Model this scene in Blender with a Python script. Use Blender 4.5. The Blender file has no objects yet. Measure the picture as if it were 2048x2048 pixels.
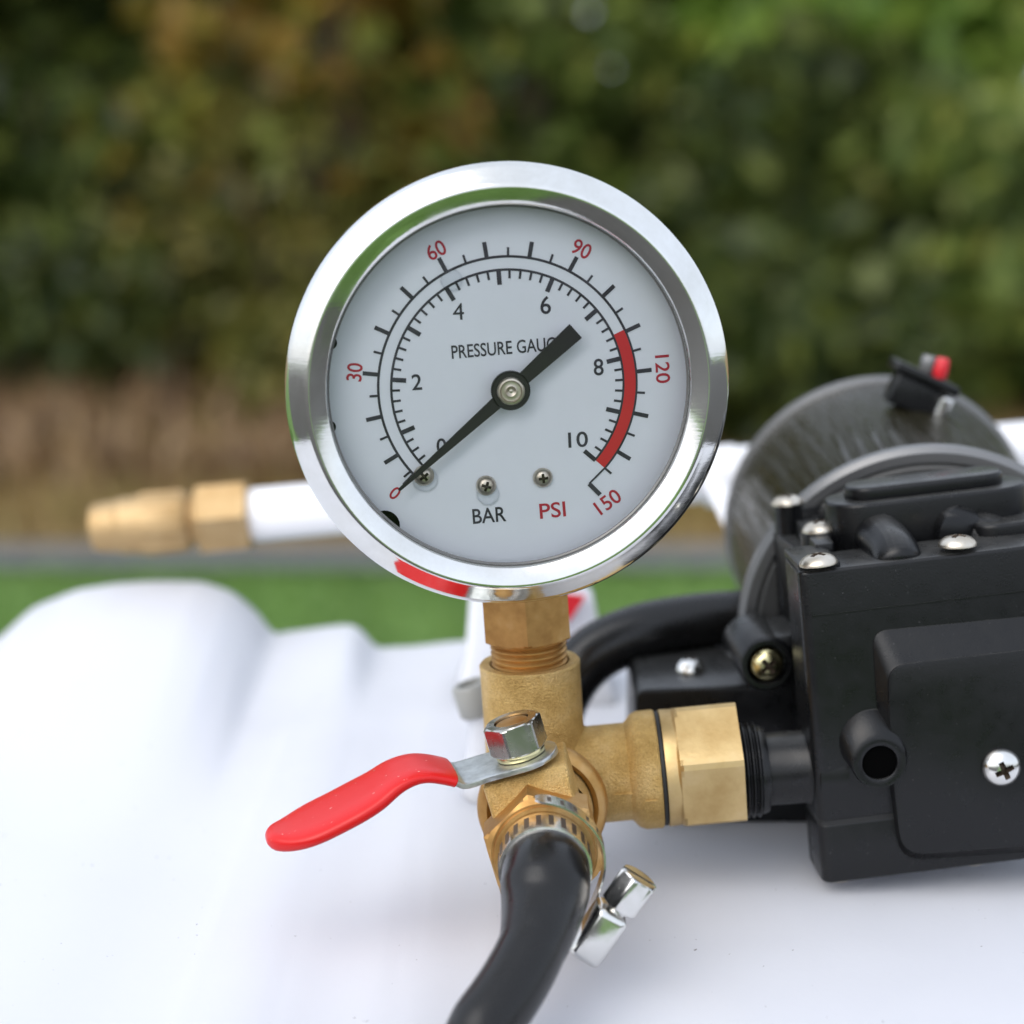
import bpy, bmesh, math, random
import numpy as np
from mathutils import Vector, Matrix

random.seed(7)
RNG = np.random.default_rng(11)
R = math.radians
scene = bpy.context.scene
COL = scene.collection

# ------------------------------------------------------------------ camera
U = 7.71e-5            # metres per unit: one unit is one photo pixel at the gauge dial
F = 3900.0             # focal length in photo pixels (2048 wide)
PITCH = R(12.0)
fwd = Vector((0, math.cos(PITCH), -math.sin(PITCH)))
upv = Vector((0, math.sin(PITCH), math.cos(PITCH)))
rgt = Vector((1, 0, 0))


def ray(px, py):
    return fwd + rgt * ((px - 1024) / F) - upv * ((py - 1024) / F)


CAM = -3900.0 * ray(1016, 773)          # camera position, dial centre is the origin

cd = bpy.data.cameras.new('camera')
cam = bpy.data.objects.new('camera', cd)
COL.objects.link(cam)
cam.location = CAM * U
cam.rotation_euler = (math.pi / 2 - PITCH, 0, 0)
cd.sensor_width = 36.0
cd.lens = 36.0 * F / 2048
cd.clip_start = 0.02
cd.clip_end = 400
cd.dof.use_dof = True
cd.dof.focus_distance = 3945 * U
cd.dof.aperture_fstop = 10.8
cd.dof.aperture_blades = 0
scene.camera = cam

# ------------------------------------------------------------------ sky, sun, exposure
SUN_EL, SUN_AZ = R(46), R(222)          # soft overcast light, high on the left behind the camera
w = bpy.data.worlds.new('World')
scene.world = w
w.use_nodes = True
nt = w.node_tree
nt.nodes.clear()
sky = nt.nodes.new('ShaderNodeTexSky')
sky.sky_type = 'NISHITA'
sky.sun_disc = False
sky.sun_elevation = SUN_EL
sky.sun_rotation = SUN_AZ
sky.air_density = 1.0
sky.dust_density = 4.0
sky.ozone_density = 1.0
hs = nt.nodes.new('ShaderNodeHueSaturation')      # thin cloud greys the blue out
hs.inputs['Saturation'].default_value = 0.8
bg = nt.nodes.new('ShaderNodeBackground')
bg.inputs['Strength'].default_value = 0.13
wo = nt.nodes.new('ShaderNodeOutputWorld')
nt.links.new(sky.outputs[0], hs.inputs['Color'])
cl = nt.nodes.new('ShaderNodeMix')                # even cloud layer over the clear sky
cl.data_type = 'RGBA'
cl.inputs[0].default_value = 0.62
cl.inputs[7].default_value = (7.2, 7.8, 8.8, 1)
nt.links.new(hs.outputs[0], cl.inputs[6])
nt.links.new(cl.outputs[2], bg.inputs['Color'])
nt.links.new(bg.outputs[0], wo.inputs['Surface'])

sd = bpy.data.lights.new('sun', 'SUN')
sd.energy = 1.1
sd.angle = R(60)
sd.color = (1.0, 0.99, 0.97)
sun = bpy.data.objects.new('sun', sd)
COL.objects.link(sun)
sdir = Vector((math.sin(SUN_AZ) * math.cos(SUN_EL), math.cos(SUN_AZ) * math.cos(SUN_EL), math.sin(SUN_EL)))
sun.rotation_euler = (-sdir).to_track_quat('-Z', 'Y').to_euler()
sun.location = (0, 0, 5)

vs = scene.view_settings
vs.view_transform = 'Standard'
vs.look = 'None'
vs.gamma = 1
vs.exposure = 0.6
vs.use_curve_mapping = False
scene.render.engine = 'CYCLES'
scene.cycles.use_denoising = True
scene.cycles.max_bounces = 10
scene.cycles.transparent_max_bounces = 12
scene.cycles.sample_clamp_indirect = 8.0


# ------------------------------------------------------------------ materials
class Mat:
    """small node helper"""
    def __init__(self, name, base=(.5, .5, .5), rough=.5, metal=0., spec=.5, **kw):
        m = bpy.data.materials.new(name)
        m.use_nodes = True
        self.m, self.nt = m, m.node_tree
        self.b = self.nt.nodes['Principled BSDF']
        self.b.inputs['Base Color'].default_value = (*base, 1)
        self.b.inputs['Roughness'].default_value = rough
        self.b.inputs['Metallic'].default_value = metal
        self.b.inputs['Specular IOR Level'].default_value = spec
        for k, v in kw.items():
            self.b.inputs[k.replace('_', ' ')].default_value = v
        self.base = base
        self.normal = None

    def n(self, t, **kw):
        nd = self.nt.nodes.new(t)
        for k, v in kw.items():
            if k in nd.inputs:
                nd.inputs[k].default_value = v
            else:
                setattr(nd, k, v)
        return nd

    def l(self, a, b):
        self.nt.links.new(a, b)

    def coord(self, scale=(1, 1, 1)):
        tc = self.n('ShaderNodeTexCoord')
        mp = self.n('ShaderNodeMapping')
        mp.inputs['Scale'].default_value = scale
        self.l(tc.outputs['Object'], mp.inputs['Vector'])
        return mp.outputs[0]

    def noise(self, scale, detail=3, rough=.55, stretch=(1, 1, 1)):
        nz = self.n('ShaderNodeTexNoise')
        nz.inputs['Scale'].default_value = scale
        nz.inputs['Detail'].default_value = detail
        nz.inputs['Roughness'].default_value = rough
        self.l(self.coord(stretch), nz.inputs['Vector'])
        return nz.outputs['Fac']

    def ramp(self, fac, stops):
        r = self.n('ShaderNodeValToRGB')
        el = r.color_ramp.elements
        while len(el) < len(stops):
            el.new(.5)
        for e, (p, c) in zip(el, stops):
            e.position = p
            e.color = (*c, 1) if len(c) == 3 else c
        self.l(fac, r.inputs[0])
        return r.outputs[0]

    def rangef(self, fac, a, b, lo, hi):
        mr = self.n('ShaderNodeMapRange')
        for k, v in (('From Min', a), ('From Max', b), ('To Min', lo), ('To Max', hi)):
            mr.inputs[k].default_value = v
        self.l(fac, mr.inputs['Value'])
        return mr.outputs[0]

    def bump(self, fac, dist, strength=1.0):
        bp = self.n('ShaderNodeBump')
        bp.inputs['Strength'].default_value = strength
        bp.inputs['Distance'].default_value = dist
        self.l(fac, bp.inputs['Height'])
        if self.normal:
            self.l(self.normal, bp.inputs['Normal'])
        self.normal = bp.outputs[0]
        self.l(self.normal, self.b.inputs['Normal'])
        return self

    def color(self, out):
        self.l(out, self.b.inputs['Base Color'])
        return self

    def mix(self, fac, a, b):
        mx = self.n('ShaderNodeMix', data_type='RGBA')
        for s, v in ((mx.inputs[6], a), (mx.inputs[7], b)):
            if isinstance(v, tuple):
                s.default_value = (*v, 1)
            else:
                self.l(v, s)
        self.l(fac, mx.inputs[0])
        return mx.outputs[2]

    def roughness(self, out):
        self.l(out, self.b.inputs['Roughness'])
        return self

    def dust(self, color, scale, lo, hi, amount=1.0):
        """fine specks of dust"""
        f = self.noise(scale, 2, .5)
        self.color(self.mix(self.rangef(f, lo, hi, 0, amount), self.base, color))
        return self


MT = {}
m = Mat('chrome', (.80, .80, .78), .07, 1.0)
m.roughness(m.rangef(m.noise(70, 7, .7), .4, .75, .05, .24))
m.color(m.ramp(m.noise(45, 6, .7), [(.3, (.66, .65, .61)), (.6, (.80, .80, .78))]))
m.bump(m.noise(300, 3, .5, (1, 1, 9)), .00001, .5)
m.bump(m.noise(900, 3, .6), .00001, .35)
MT['chrome'] = m.m
m = Mat('brushed_steel', (.74, .73, .70), .16, 1.0)
m.roughness(m.rangef(m.noise(500, 4, .6), .3, .8, .12, .3))
m.bump(m.noise(1500, 3, .6), .00002, .5)
MT['steel'] = m.m
m = Mat('dull_steel', (.50, .49, .46), .24, 1.0)
m.roughness(m.rangef(m.noise(400, 4), .3, .7, .18, .34))
MT['dark_steel'] = m.m
m = Mat('nickel', (.62, .57, .48), .36, 1.0)
m.color(m.ramp(m.noise(300, 3), [(.3, (.50, .44, .35)), (.7, (.68, .63, .55))]))
MT['nickel'] = m.m
m = Mat('zinc_plate', (.56, .58, .57), .36, 1.0)
m.color(m.ramp(m.noise(420, 5, .65), [(.3, (.44, .46, .45)), (.65, (.66, .68, .67))]))
m.roughness(m.rangef(m.noise(700, 3), .3, .7, .28, .46))
m.bump(m.noise(900, 3), .00003, .5)
MT['zinc'] = m.m
m = Mat('yellow_zinc', (.66, .60, .34), .25, 1.0)
MT['yzinc'] = m.m
m = Mat('cast_brass', (.74, .50, .20), .4, 1.0)
cb_ = m.ramp(m.noise(160, 4, .6), [(.28, (.46, .30, .10)), (.5, (.63, .43, .165)), (.75, (.74, .55, .27))])
dk_ = m.ramp(m.noise(160, 4, .6), [(.28, (.26, .14, .035)), (.75, (.42, .27, .10))])
m.color(m.mix(m.rangef(m.noise(2800, 3, .7), .4, .65, 0, .42), cb_, dk_))
m.roughness(m.rangef(m.noise(900, 3), .3, .7, .42, .56))
m.bump(m.noise(3300, 3, .65), .00045, 1.0)
MT['cast'] = m.m
m = Mat('machined_brass', (.76, .52, .22), .3, 1.0)
m.color(m.ramp(m.noise(130, 4, .65), [(.28, (.34, .18, .06)), (.52, (.50, .29, .10)), (.78, (.62, .41, .19))]))
m.roughness(m.rangef(m.noise(700, 3), .3, .7, .42, .55))
m.bump(m.noise(500, 4, .6, (1, 1, 6)), .00003, .5)
MT['brass'] = m.m
m = Mat('pale_brass', (.80, .60, .30), .5, 1.0)
m.color(m.ramp(m.noise(120, 4, .6), [(.28, (.46, .31, .13)), (.55, (.60, .44, .215)), (.8, (.68, .53, .30))]))
m.bump(m.noise(1400, 3, .6), .00006, .6)
MT['pale_brass'] = m.m
m = Mat('weathered_brass', (.52, .37, .19), .62, 1.0)
m.color(m.ramp(m.noise(90, 4, .6), [(.3, (.42, .28, .13)), (.7, (.58, .43, .24))]))
MT['dull_brass'] = m.m
m = Mat('black_plastic', (.005, .0052, .0058), .3, 0, .34)
spk = m.rangef(m.noise(2600, 2, .5), .73, .80, 0, .5)
gn = m.n('ShaderNodeNewGeometry')
sp_ = m.n('ShaderNodeSeparateXYZ')
m.l(gn.outputs['True Normal'], sp_.inputs[0])
top = m.rangef(sp_.outputs[2], .75, 1.0, 0, 1)
mul = m.n('ShaderNodeMath', operation='MULTIPLY')
m.l(top, mul.inputs[0])
m.l(m.rangef(m.noise(240, 4, .7), .3, .75, .25, .75), mul.inputs[1])
dusty = m.mix(mul.outputs[0], (.005, .0052, .0058), (.075, .075, .072))
m.color(m.mix(spk, dusty, (.20, .20, .20)))
m.roughness(m.rangef(m.noise(300, 4), .3, .7, .24, .38))
m.bump(m.noise(3200, 2, .5), .00004, .5)
MT['plastic'] = m.m
m = Mat('dark_rubber_seal', (.008, .008, .008), .6)
MT['seal'] = m.m
m = Mat('hole_shade_black', (.002, .002, .002), .9, 0, 0.)  # flat black that paints the shade inside holes
MT['hole_shade'] = m.m
m = Mat('black_hose_rubber', (.006, .0057, .0057), .26, 0, .4)
m.roughness(m.rangef(m.noise(180, 4), .3, .7, .2, .34))
m.bump(m.noise(260, 3, .6), .00008, .4)
MT['hose'] = m.m
m = Mat('motor_paint', (.016, .014, .006), .3, 0, .4)
m.roughness(m.rangef(m.noise(500, 3, .6, (1, .06, 1)), .3, .7, .2, .45))
m.bump(m.noise(420, 3, .6, (1, .04, 1)), .0012, 1.0)
m.bump(m.noise(1500, 2, .6), .00012, .6)
MT['motor'] = m.m
m = Mat('grey_rim', (.20, .20, .20), .4, .6)
MT['rim'] = m.m
m = Mat('dull_grey_casting', (.07, .07, .068), .5)
m.bump(m.noise(1500, 3), .0001, .5)
MT['dull_grey'] = m.m
m = Mat('red_vinyl', (.56, .010, .010), .3, 0, .5, Subsurface_Weight=.08)
m.b.inputs['Subsurface Radius'].default_value = (.002, .0004, .0003)
f1 = m.noise(1500, 2, .5)
m.color(m.mix(m.rangef(f1, .715, .76, 0, .6), (.56, .010, .010), (.9, .6, .55)))
m.bump(m.noise(420, 3), .00006, .4)
m.b.inputs['Specular IOR Level'].default_value = .35
MT['red_vinyl'] = m.m
m = Mat('red_plastic', (.62, .02, .03), .35)
MT['red'] = m.m
m = Mat('white_polyethylene', (.66, .67, .70), .42, 0, .4)
f1 = m.noise(900, 2, .5)
base = m.ramp(m.noise(9, 3), [(.3, (.575, .585, .63)), (.7, (.605, .615, .65))])
m.color(m.mix(m.rangef(f1, .755, .775, 0, .8), base, (.12, .11, .10)))
m.roughness(m.rangef(m.noise(60, 4), .3, .7, .36, .52))
m.bump(m.noise(700, 3), .00008, .35)
m.b.inputs['Subsurface Weight'].default_value = .6
m.b.inputs['Subsurface Radius'].default_value = (1, 1, 1.05)
m.b.inputs['Subsurface Scale'].default_value = .028
MT['tank'] = m.m
m = Mat('white_lance_paint', (.80, .80, .82), .3)
MT['white'] = m.m
m = Mat('dial_paint', (.82, .86, .89), .45, 0, .3)
m.color(m.ramp(m.noise(140, 3), [(.3, (.80, .835, .885)), (.7, (.82, .855, .905))]))
MT['dial'] = m.m
m = Mat('dial_rim', (.20, .20, .20), .4, .3)
MT['dial_rim'] = m.m
m = Mat('print_black', (.022, .022, .028), .5)
m.color(m.ramp(m.noise(330, 3), [(.35, (.016, .016, .022)), (.8, (.06, .06, .075))]))
MT['ink'] = m.m
m = Mat('print_red', (.46, .016, .035), .5)
MT['red_ink'] = m.m
m = Mat('print_band', (.62, .02, .022), .45)
MT['band'] = m.m
m = Mat('pointer_black', (.010, .009, .008), .42)
MT['pointer'] = m.m
m = Mat('case_black', (.012, .012, .012), .5)
MT['case'] = m.m


def glass_mat(name, ior, rough, tint=(1, 1, 1), gain=1.0):
    g = bpy.data.materials.new(name)
    g.use_nodes = True
    t = g.node_tree
    t.nodes.clear()
    o = t.nodes.new('ShaderNodeOutputMaterial')
    mx = t.nodes.new('ShaderNodeMixShader')
    tr = t.nodes.new('ShaderNodeBsdfTransparent')
    tr.inputs[0].default_value = (*tint, 1)
    gl = t.nodes.new('ShaderNodeBsdfGlossy')
    gl.inputs['Roughness'].default_value = rough
    fr = t.nodes.new('ShaderNodeFresnel')
    fr.inputs['IOR'].default_value = ior
    t.links.new(fr.outputs[0], mx.inputs[0])
    t.links.new(tr.outputs[0], mx.inputs[1])
    t.links.new(gl.outputs[0], mx.inputs[2])
    t.links.new(mx.outputs[0], o.inputs[0])
    return g


MT['glass'] = glass_mat('gauge_glass', 1.33, .02)
MT['clear'] = glass_mat('clear_drop', 1.25, .05, (.93, .94, .95))


def leaf_mat(name, stops, trans=.45):
    g = bpy.data.materials.new(name)
    g.use_nodes = True
    t = g.node_tree
    t.nodes.clear()
    o = t.nodes.new('ShaderNodeOutputMaterial')
    geo = t.nodes.new('ShaderNodeNewGeometry')
    rp = t.nodes.new('ShaderNodeValToRGB')
    el = rp.color_ramp.elements
    while len(el) < len(stops):
        el.new(.5)
    for e, (p, c) in zip(el, stops):
        e.position = p
        e.color = (*c, 1)
    d = t.nodes.new('ShaderNodeBsdfPrincipled')
    d.inputs['Roughness'].default_value = .45
    tl = t.nodes.new('ShaderNodeBsdfTranslucent')
    mx = t.nodes.new('ShaderNodeMixShader')
    mx.inputs[0].default_value = trans
    t.links.new(geo.outputs['Random Per Island'], rp.inputs[0])
    t.links.new(rp.outputs[0], d.inputs['Base Color'])
    t.links.new(rp.outputs[0], tl.inputs['Color'])
    t.links.new(d.outputs[0], mx.inputs[1])
    t.links.new(tl.outputs[0], mx.inputs[2])
    t.links.new(mx.outputs[0], o.inputs[0])
    return g


MT['leaf_mid'] = leaf_mat('leaf_mid_green', [(0, (.07, .11, .022)), (.5, (.16, .22, .045)), (.85, (.25, .31, .065)), (1, (.38, .38, .09))])
MT['leaf_bright'] = leaf_mat('leaf_bright_green', [(0, (.10, .19, .03)), (.5, (.23, .37, .05)), (.85, (.36, .48, .08)), (1, (.52, .56, .12))])
MT['leaf_dark'] = leaf_mat('leaf_dark_green', [(0, (.025, .042, .01)), (.6, (.07, .10, .02)), (1, (.20, .23, .045))])
MT['leaf_olive'] = leaf_mat('leaf_olive', [(0, (.08, .09, .02)), (.5, (.18, .18, .04)), (1, (.32, .27, .06))])
MT['leaf_autumn'] = leaf_mat('leaf_autumn', [(0, (.20, .12, .02)), (.35, (.36, .20, .035)), (.6, (.36, .28, .05)), (.8, (.22, .25, .045)), (1, (.30, .32, .06))])
MT['grass'] = leaf_mat('grass_blade', [(0, (.075, .155, .03)), (.5, (.13, .25, .05)), (1, (.21, .32, .08))], .3)
MT['straw'] = leaf_mat('straw_blade', [(0, (.14, .09, .03)), (.4, (.29, .20, .07)), (.8, (.44, .32, .12)), (1, (.15, .16, .04))], .2)
MT['bracken'] = leaf_mat('bracken_leaf', [(0, (.11, .06, .03)), (.5, (.27, .165, .085)), (1, (.42, .29, .14))], .2)
m = Mat('recess_shade', (.10, .075, .055), .5, .6)  # dark brown stands in for the shade inside the screw crosses
MT['recess'] = m.m
m = Mat('bark', (.07, .05, .035), .8)
m.bump(m.noise(60, 4), .004, .8)
MT['bark'] = m.m


# ------------------------------------------------------------------ mesh helpers
def P(px, py, Y):
    """photo pixel + world depth -> world point (units)"""
    d = ray(px, py)
    t = (Y - CAM.y) / d.y
    return CAM + d * t


def frame(o, roll=0., yaw=0., pitch=0.):
    """local x right, y into the depth, z up; roll lifts the right side, yaw pushes it back"""
    return Matrix.Translation(o) @ Matrix.Rotation(-R(roll), 4, 'Y') @ Matrix.Rotation(R(yaw), 4, 'Z') @ Matrix.Rotation(R(pitch), 4, 'X')


def hit(M, px, py, x=None, y=None, z=None):
    """pixel ray meets the local plane of frame M"""
    Mi = M.inverted()
    o = Mi @ CAM
    d = Mi.to_3x3() @ ray(px, py)
    k = 0 if x is not None else (1 if y is not None else 2)
    v = (x, y, z)[k]
    t = (v - o[k]) / d[k]
    return o + d * t


def axisframe(o, d, hint=Vector((0, 0, 1))):
    """frame whose local z runs along d"""
    zc = Vector(d).normalized()
    h = Vector(hint)
    if abs(h.normalized().dot(zc)) > .98:
        h = Vector((1, 0, 0))
    xc = h.cross(zc).normalized()
    yc = zc.cross(xc)
    M = Matrix((xc, yc, zc)).transposed().to_4x4()
    return Matrix.Translation(o) @ M


class G:
    """collects geometry in units"""
    def __init__(self):
        self.v, self.f = [], []

    def add(self, vs, fs, M=None):
        n = len(self.v)
        self.v += [(M @ Vector(q)) if M is not None else Vector(q) for q in vs]
        self.f += [tuple(i + n for i in q) for q in fs]
        return self

    def lathe(self, prof, M=None, seg=64, cap0=False, cap1=False, a0=0., a1=2 * math.pi):
        full = abs(a1 - a0 - 2 * math.pi) < 1e-6
        n = seg if full else seg + 1
        vs, fs = [], []
        for r, h in prof:
            for i in range(n):
                a = a0 + (a1 - a0) * i / seg
                vs.append((r * math.cos(a), r * math.sin(a), h))
        for j in range(len(prof) - 1):
            for i in range(n if full else n - 1):
                k = (i + 1) % n
                fs.append((j * n + i, j * n + k, (j + 1) * n + k, (j + 1) * n + i))
        if cap0:
            fs.append(tuple(reversed(range(n))))
        if cap1:
            b = (len(prof) - 1) * n
            fs.append(tuple(range(b, b + n)))
        return self.add(vs, fs, M)

    def cyl(self, r, h0, h1, M=None, seg=48):
        return self.lathe([(r, h0), (r, h1)], M, seg, True, True)

    def loft(self, rings, M=None, cap=True, closed=True):
        n = len(rings[0])
        vs, fs = [], []
        for rg in rings:
            vs += list(rg)
        for j in range(len(rings) - 1):
            for i in range(n if closed else n - 1):
                k = (i + 1) % n
                fs.append((j * n + i, j * n + k, (j + 1) * n + k, (j + 1) * n + i))
        if cap:
            fs.append(tuple(reversed(range(n))))
            b = (len(rings) - 1) * n
            fs.append(tuple(range(b, b + n)))
        return self.add(vs, fs, M)

    def box(self, x0, x1, y0, y1, z0, z1, M=None):
        vs = [(x0, y0, z0), (x1, y0, z0), (x1, y1, z0), (x0, y1, z0), (x0, y0, z1), (x1, y0, z1), (x1, y1, z1), (x0, y1, z1)]
        fs = [(0, 3, 2, 1), (4, 5, 6, 7), (0, 1, 5, 4), (1, 2, 6, 5), (2, 3, 7, 6), (3, 0, 4, 7)]
        return self.add(vs, fs, M)

    def prism(self, poly, a, b, M=None, axis='y'):
        """polygon in local x,z (axis y) or x,y (axis z), extruded from a to b"""
        if axis == 'y':
            mk = lambda q, h: (q[0], h, q[1])
        else:
            mk = lambda q, h: (q[0], q[1], h)
        return self.loft([[mk(q, a) for q in poly], [mk(q, b) for q in poly]], M)

    def tube(self, pts, rad, seg=24, cap=True):
        pts = [Vector(p) for p in pts]
        n = len(pts)
        rad = rad if isinstance(rad, (list, tuple)) else [rad] * n
        rings = []
        up = Vector((0, 0, 1))
        for i, p in enumerate(pts):
            t = (pts[min(i + 1, n - 1)] - pts[max(i - 1, 0)]).normalized()
            if abs(up.dot(t)) > .95:
                up = Vector((0, 1, 0)) if abs(t.y) < .9 else Vector((1, 0, 0))
            xx = up.cross(t).normalized()
            yy = t.cross(xx).normalized()
            up = yy
            rings.append([p + rad[i] * (math.cos(a) * xx + math.sin(a) * yy) for a in [2 * math.pi * k / seg for k in range(seg)]])
        return self.loft(rings, None, cap)


def mesh_from(g, name, origin=Vector((0, 0, 0)), smooth=35, bevel=0, bseg=2, bangle=35, weld=True):
    bm = bmesh.new()
    vs = [bm.verts.new((Vector(v) - origin) * U) for v in g.v]
    for f in g.f:
        try:
            bm.faces.new([vs[i] for i in f])
        except ValueError:
            pass
    if weld:
        bmesh.ops.remove_doubles(bm, verts=bm.verts, dist=U * .02)
    bmesh.ops.recalc_face_normals(bm, faces=bm.faces)
    if bevel:
        ed = [e for e in bm.edges if len(e.link_faces) == 2 and e.calc_face_angle(0) > R(bangle)]
        if ed:
            bmesh.ops.bevel(bm, geom=ed, offset=bevel * U, segments=bseg, profile=.5, affect='EDGES', clamp_overlap=True)
    me = bpy.data.meshes.new(name)
    bm.to_mesh(me)
    bm.free()
    if smooth:
        me.polygons.foreach_set('use_smooth', [True] * len(me.polygons))
        me.set_sharp_from_angle(angle=R(smooth))
    return me


def tag(o, label=None, cat=None, group=None, kind=None):
    for k, v in (('label', label), ('category', cat), ('group', group), ('kind', kind)):
        if v:
            o[k] = v
    return o


def thing(name, label, cat, at, group=None):
    o = bpy.data.objects.new(name, None)
    o.empty_display_size = .01
    COL.objects.link(o)
    o.location = Vector(at) * U
    return tag(o, label, cat, group)


def root_of(o):
    while o.parent:
        o = o.parent
    return o


def part(name, g, mat, parent=None, smooth=35, bevel=0, bseg=2, bangle=35, label=None, weld=True):
    org = Vector(root_of(parent).location) / U if parent else Vector((0, 0, 0))
    me = mesh_from(g, name, org, smooth, bevel, bseg, bangle, weld)
    me.materials.append(MT[mat] if isinstance(mat, str) else mat)
    o = bpy.data.objects.new(name, me)
    COL.objects.link(o)
    if parent:
        o.parent = parent
    if label:
        o['label'] = label
    return o


def put(name, me, parent, M):
    """shared mesh placed with a world matrix given in units"""
    o = bpy.data.objects.new(name, me)
    COL.objects.link(o)
    o.parent = parent
    org = Vector(root_of(parent).location)
    W = M.copy()
    W.translation = M.translation * U - org
    o.matrix_local = W
    return o


def cut(o, cutters, mat=None):
    """carve the cutter geometry (in the same local space) out of a mesh object"""
    me = bpy.data.meshes.new('cutter')
    bm = bmesh.new()
    for c in cutters:
        tmp = mesh_from(c[0], 'tmp', c[1], 0)
        bm.from_mesh(tmp)
        bpy.data.meshes.remove(tmp)
    bm.to_mesh(me)
    bm.free()
    if mat:
        me.materials.append(mat)
    co = bpy.data.objects.new('cutter', me)
    COL.objects.link(co)
    co.parent = o.parent
    md = o.modifiers.new('cut', 'BOOLEAN')
    md.operation = 'DIFFERENCE'
    md.solver = 'EXACT'
    md.use_self = True
    md.material_mode = 'TRANSFER'
    md.object = co
    dg = bpy.context.evaluated_depsgraph_get()
    dg.update()
    new = bpy.data.meshes.new_from_object(o.evaluated_get(dg))
    o.modifiers.clear()
    old = o.data
    o.data = new
    new.name = old.name
    bpy.data.meshes.remove(old)
    bpy.data.objects.remove(co)
    bpy.data.meshes.remove(me)
    new.set_sharp_from_angle(angle=R(35))
    return o


def hexpoly(r, rot=0., n=6):
    return [(r * math.cos(R(rot) + 2 * math.pi * k / n), r * math.sin(R(rot) + 2 * math.pi * k / n)) for k in range(n)]


def hexnut(g, R_, h0, h1, M, rot=0., ch0=True, ch1=True, seg=72, hole=0.):
    """hexagon with the turned chamfer of a real nut"""
    rings = []
    c = R_ * math.cos(math.pi / 6)

    def hexr(a):
        k = (a - R(rot)) % (math.pi / 3)
        return c / math.cos(k - math.pi / 6)
    H = h1 - h0
    q = .085 * R_ / H
    for i, (t, lim) in enumerate(((0., c * .98), (.0, c * .98), (q * .5, c * 1.075), (q, R_ * 1.01), (1 - q, R_ * 1.01), (1 - q * .5, c * 1.075), (1., c * .98))):
        if t < .5 and not ch0:
            lim = R_ * 1.01
        if t > .5 and not ch1:
            lim = R_ * 1.01
        rings.append([(min(hexr(a), lim) * math.cos(a), min(hexr(a), lim) * math.sin(a), h0 + H * t) for a in [2 * math.pi * s / seg for s in range(seg)]])
    rings = rings[1:]
    g.loft(rings, M, cap=not hole)
    if hole:
        circ = lambda h: [(hole * math.cos(2 * math.pi * s / seg), hole * math.sin(2 * math.pi * s / seg), h) for s in range(seg)]
        g.loft([rings[0], circ(h0), circ(h1), rings[-1]], M, cap=False)
    return g


def smoothpath(pts, n=8):
    """Catmull-Rom through points"""
    pts = [Vector(p) for p in pts]
    out = []
    for i in range(len(pts) - 1):
        p0, p1, p2, p3 = pts[max(i - 1, 0)], pts[i], pts[i + 1], pts[min(i + 2, len(pts) - 1)]
        for k in range(n):
            t = k / n
            out.append(.5 * ((2 * p1) + (p2 - p0) * t + (2 * p0 - 5 * p1 + 4 * p2 - p3) * t * t + (3 * p1 - p0 - 3 * p2 + p3) * t ** 3))
    out.append(pts[-1])
    return out


# pan-head cross-recess screw, shared mesh: unit radius 40, z up
def make_screw(mat, r=40., h=22.):
    g = G()
    prof = [(r, 0), (r * 1.0, h * .16), (r * .97, h * .3), (r * .86, h * .58), (r * .66, h * .82), (r * .4, h * .96), (r * .12, h)]
    g.lathe(prof, None, 40, True, True)
    o = part('screw_tmp', g, mat, None, 40)
    c = G()
    q = r * .54
    wd = r * .15
    cross = [(-wd, -q), (wd, -q), (wd, -wd), (q, -wd), (q, wd), (wd, wd), (wd, q), (-wd, q), (-wd, wd), (-q, wd), (-q, -wd), (-wd, -wd)]
    c.loft([[(x * .55, y * .55, h * .2) for x, y in cross], [(x * 1.05, y * 1.05, h * 1.2) for x, y in cross]])
    cut(o, [(c, Vector((0, 0, 0)))], MT['recess'])
    me = o.data
    bpy.data.objects.remove(o)
    me.name = 'cross_recess_screw'
    return me


SCREW_NICKEL = make_screw('nickel')
SCREW_STEEL = make_screw('steel', 40, 26)
SCREW_YZINC = make_screw('yzinc', 40, 30)

# ================================================================== the setting
ZG = -0.600                 # lawn level (metres), the tank stands on it


def sheet(name, x0, x1, y0, y1, z, mat, nx=1, ny=1, zf=None):
    xs = np.linspace(x0, x1, nx + 1)
    ys = np.linspace(y0, y1, ny + 1)
    vs = [(x, y, z if zf is None else zf(x, y)) for y in ys for x in xs]
    fs = [(j * (nx + 1) + i, j * (nx + 1) + i + 1, (j + 1) * (nx + 1) + i + 1, (j + 1) * (nx + 1) + i) for j in range(ny) for i in range(nx)]
    me = bpy.data.meshes.new(name)
    me.from_pydata(vs, [], fs)
    me.polygons.foreach_set('use_smooth', [True] * len(me.polygons))
    me.materials.append(mat)
    o = bpy.data.objects.new(name, me)
    COL.objects.link(o)
    tag(o, kind='structure')
    return o


m = Mat('lawn_ground', (.07, .15, .03), .8)
m.color(m.ramp(m.noise(3.5, 5, .6), [(.3, (.085, .165, .03)), (.55, (.125, .24, .045)), (.8, (.17, .27, .07))]))
m.bump(m.noise(90, 4), .02, .7)
lawn = sheet('lawn', -60, 60, -60, 90, ZG, m.m)
m = Mat('asphalt_path', (.13, .135, .14), .85)
m.color(m.ramp(m.noise(40, 5, .7), [(.3, (.10, .105, .11)), (.7, (.18, .185, .19))]))
m.bump(m.noise(300, 3), .003, .7)
path = sheet('path', -30, 30, 2.32, 2.45, ZG + .012, m.m, 8, 2)
m = Mat('reflection_ground', (.05, .05, .048), .85)  # dark ground added out of view to darken the chrome reflections
m.color(m.ramp(m.noise(40, 5, .7), [(.3, (.035, .035, .033)), (.7, (.075, .072, .065))]))
m.bump(m.noise(300, 3), .003, .7)
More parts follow.
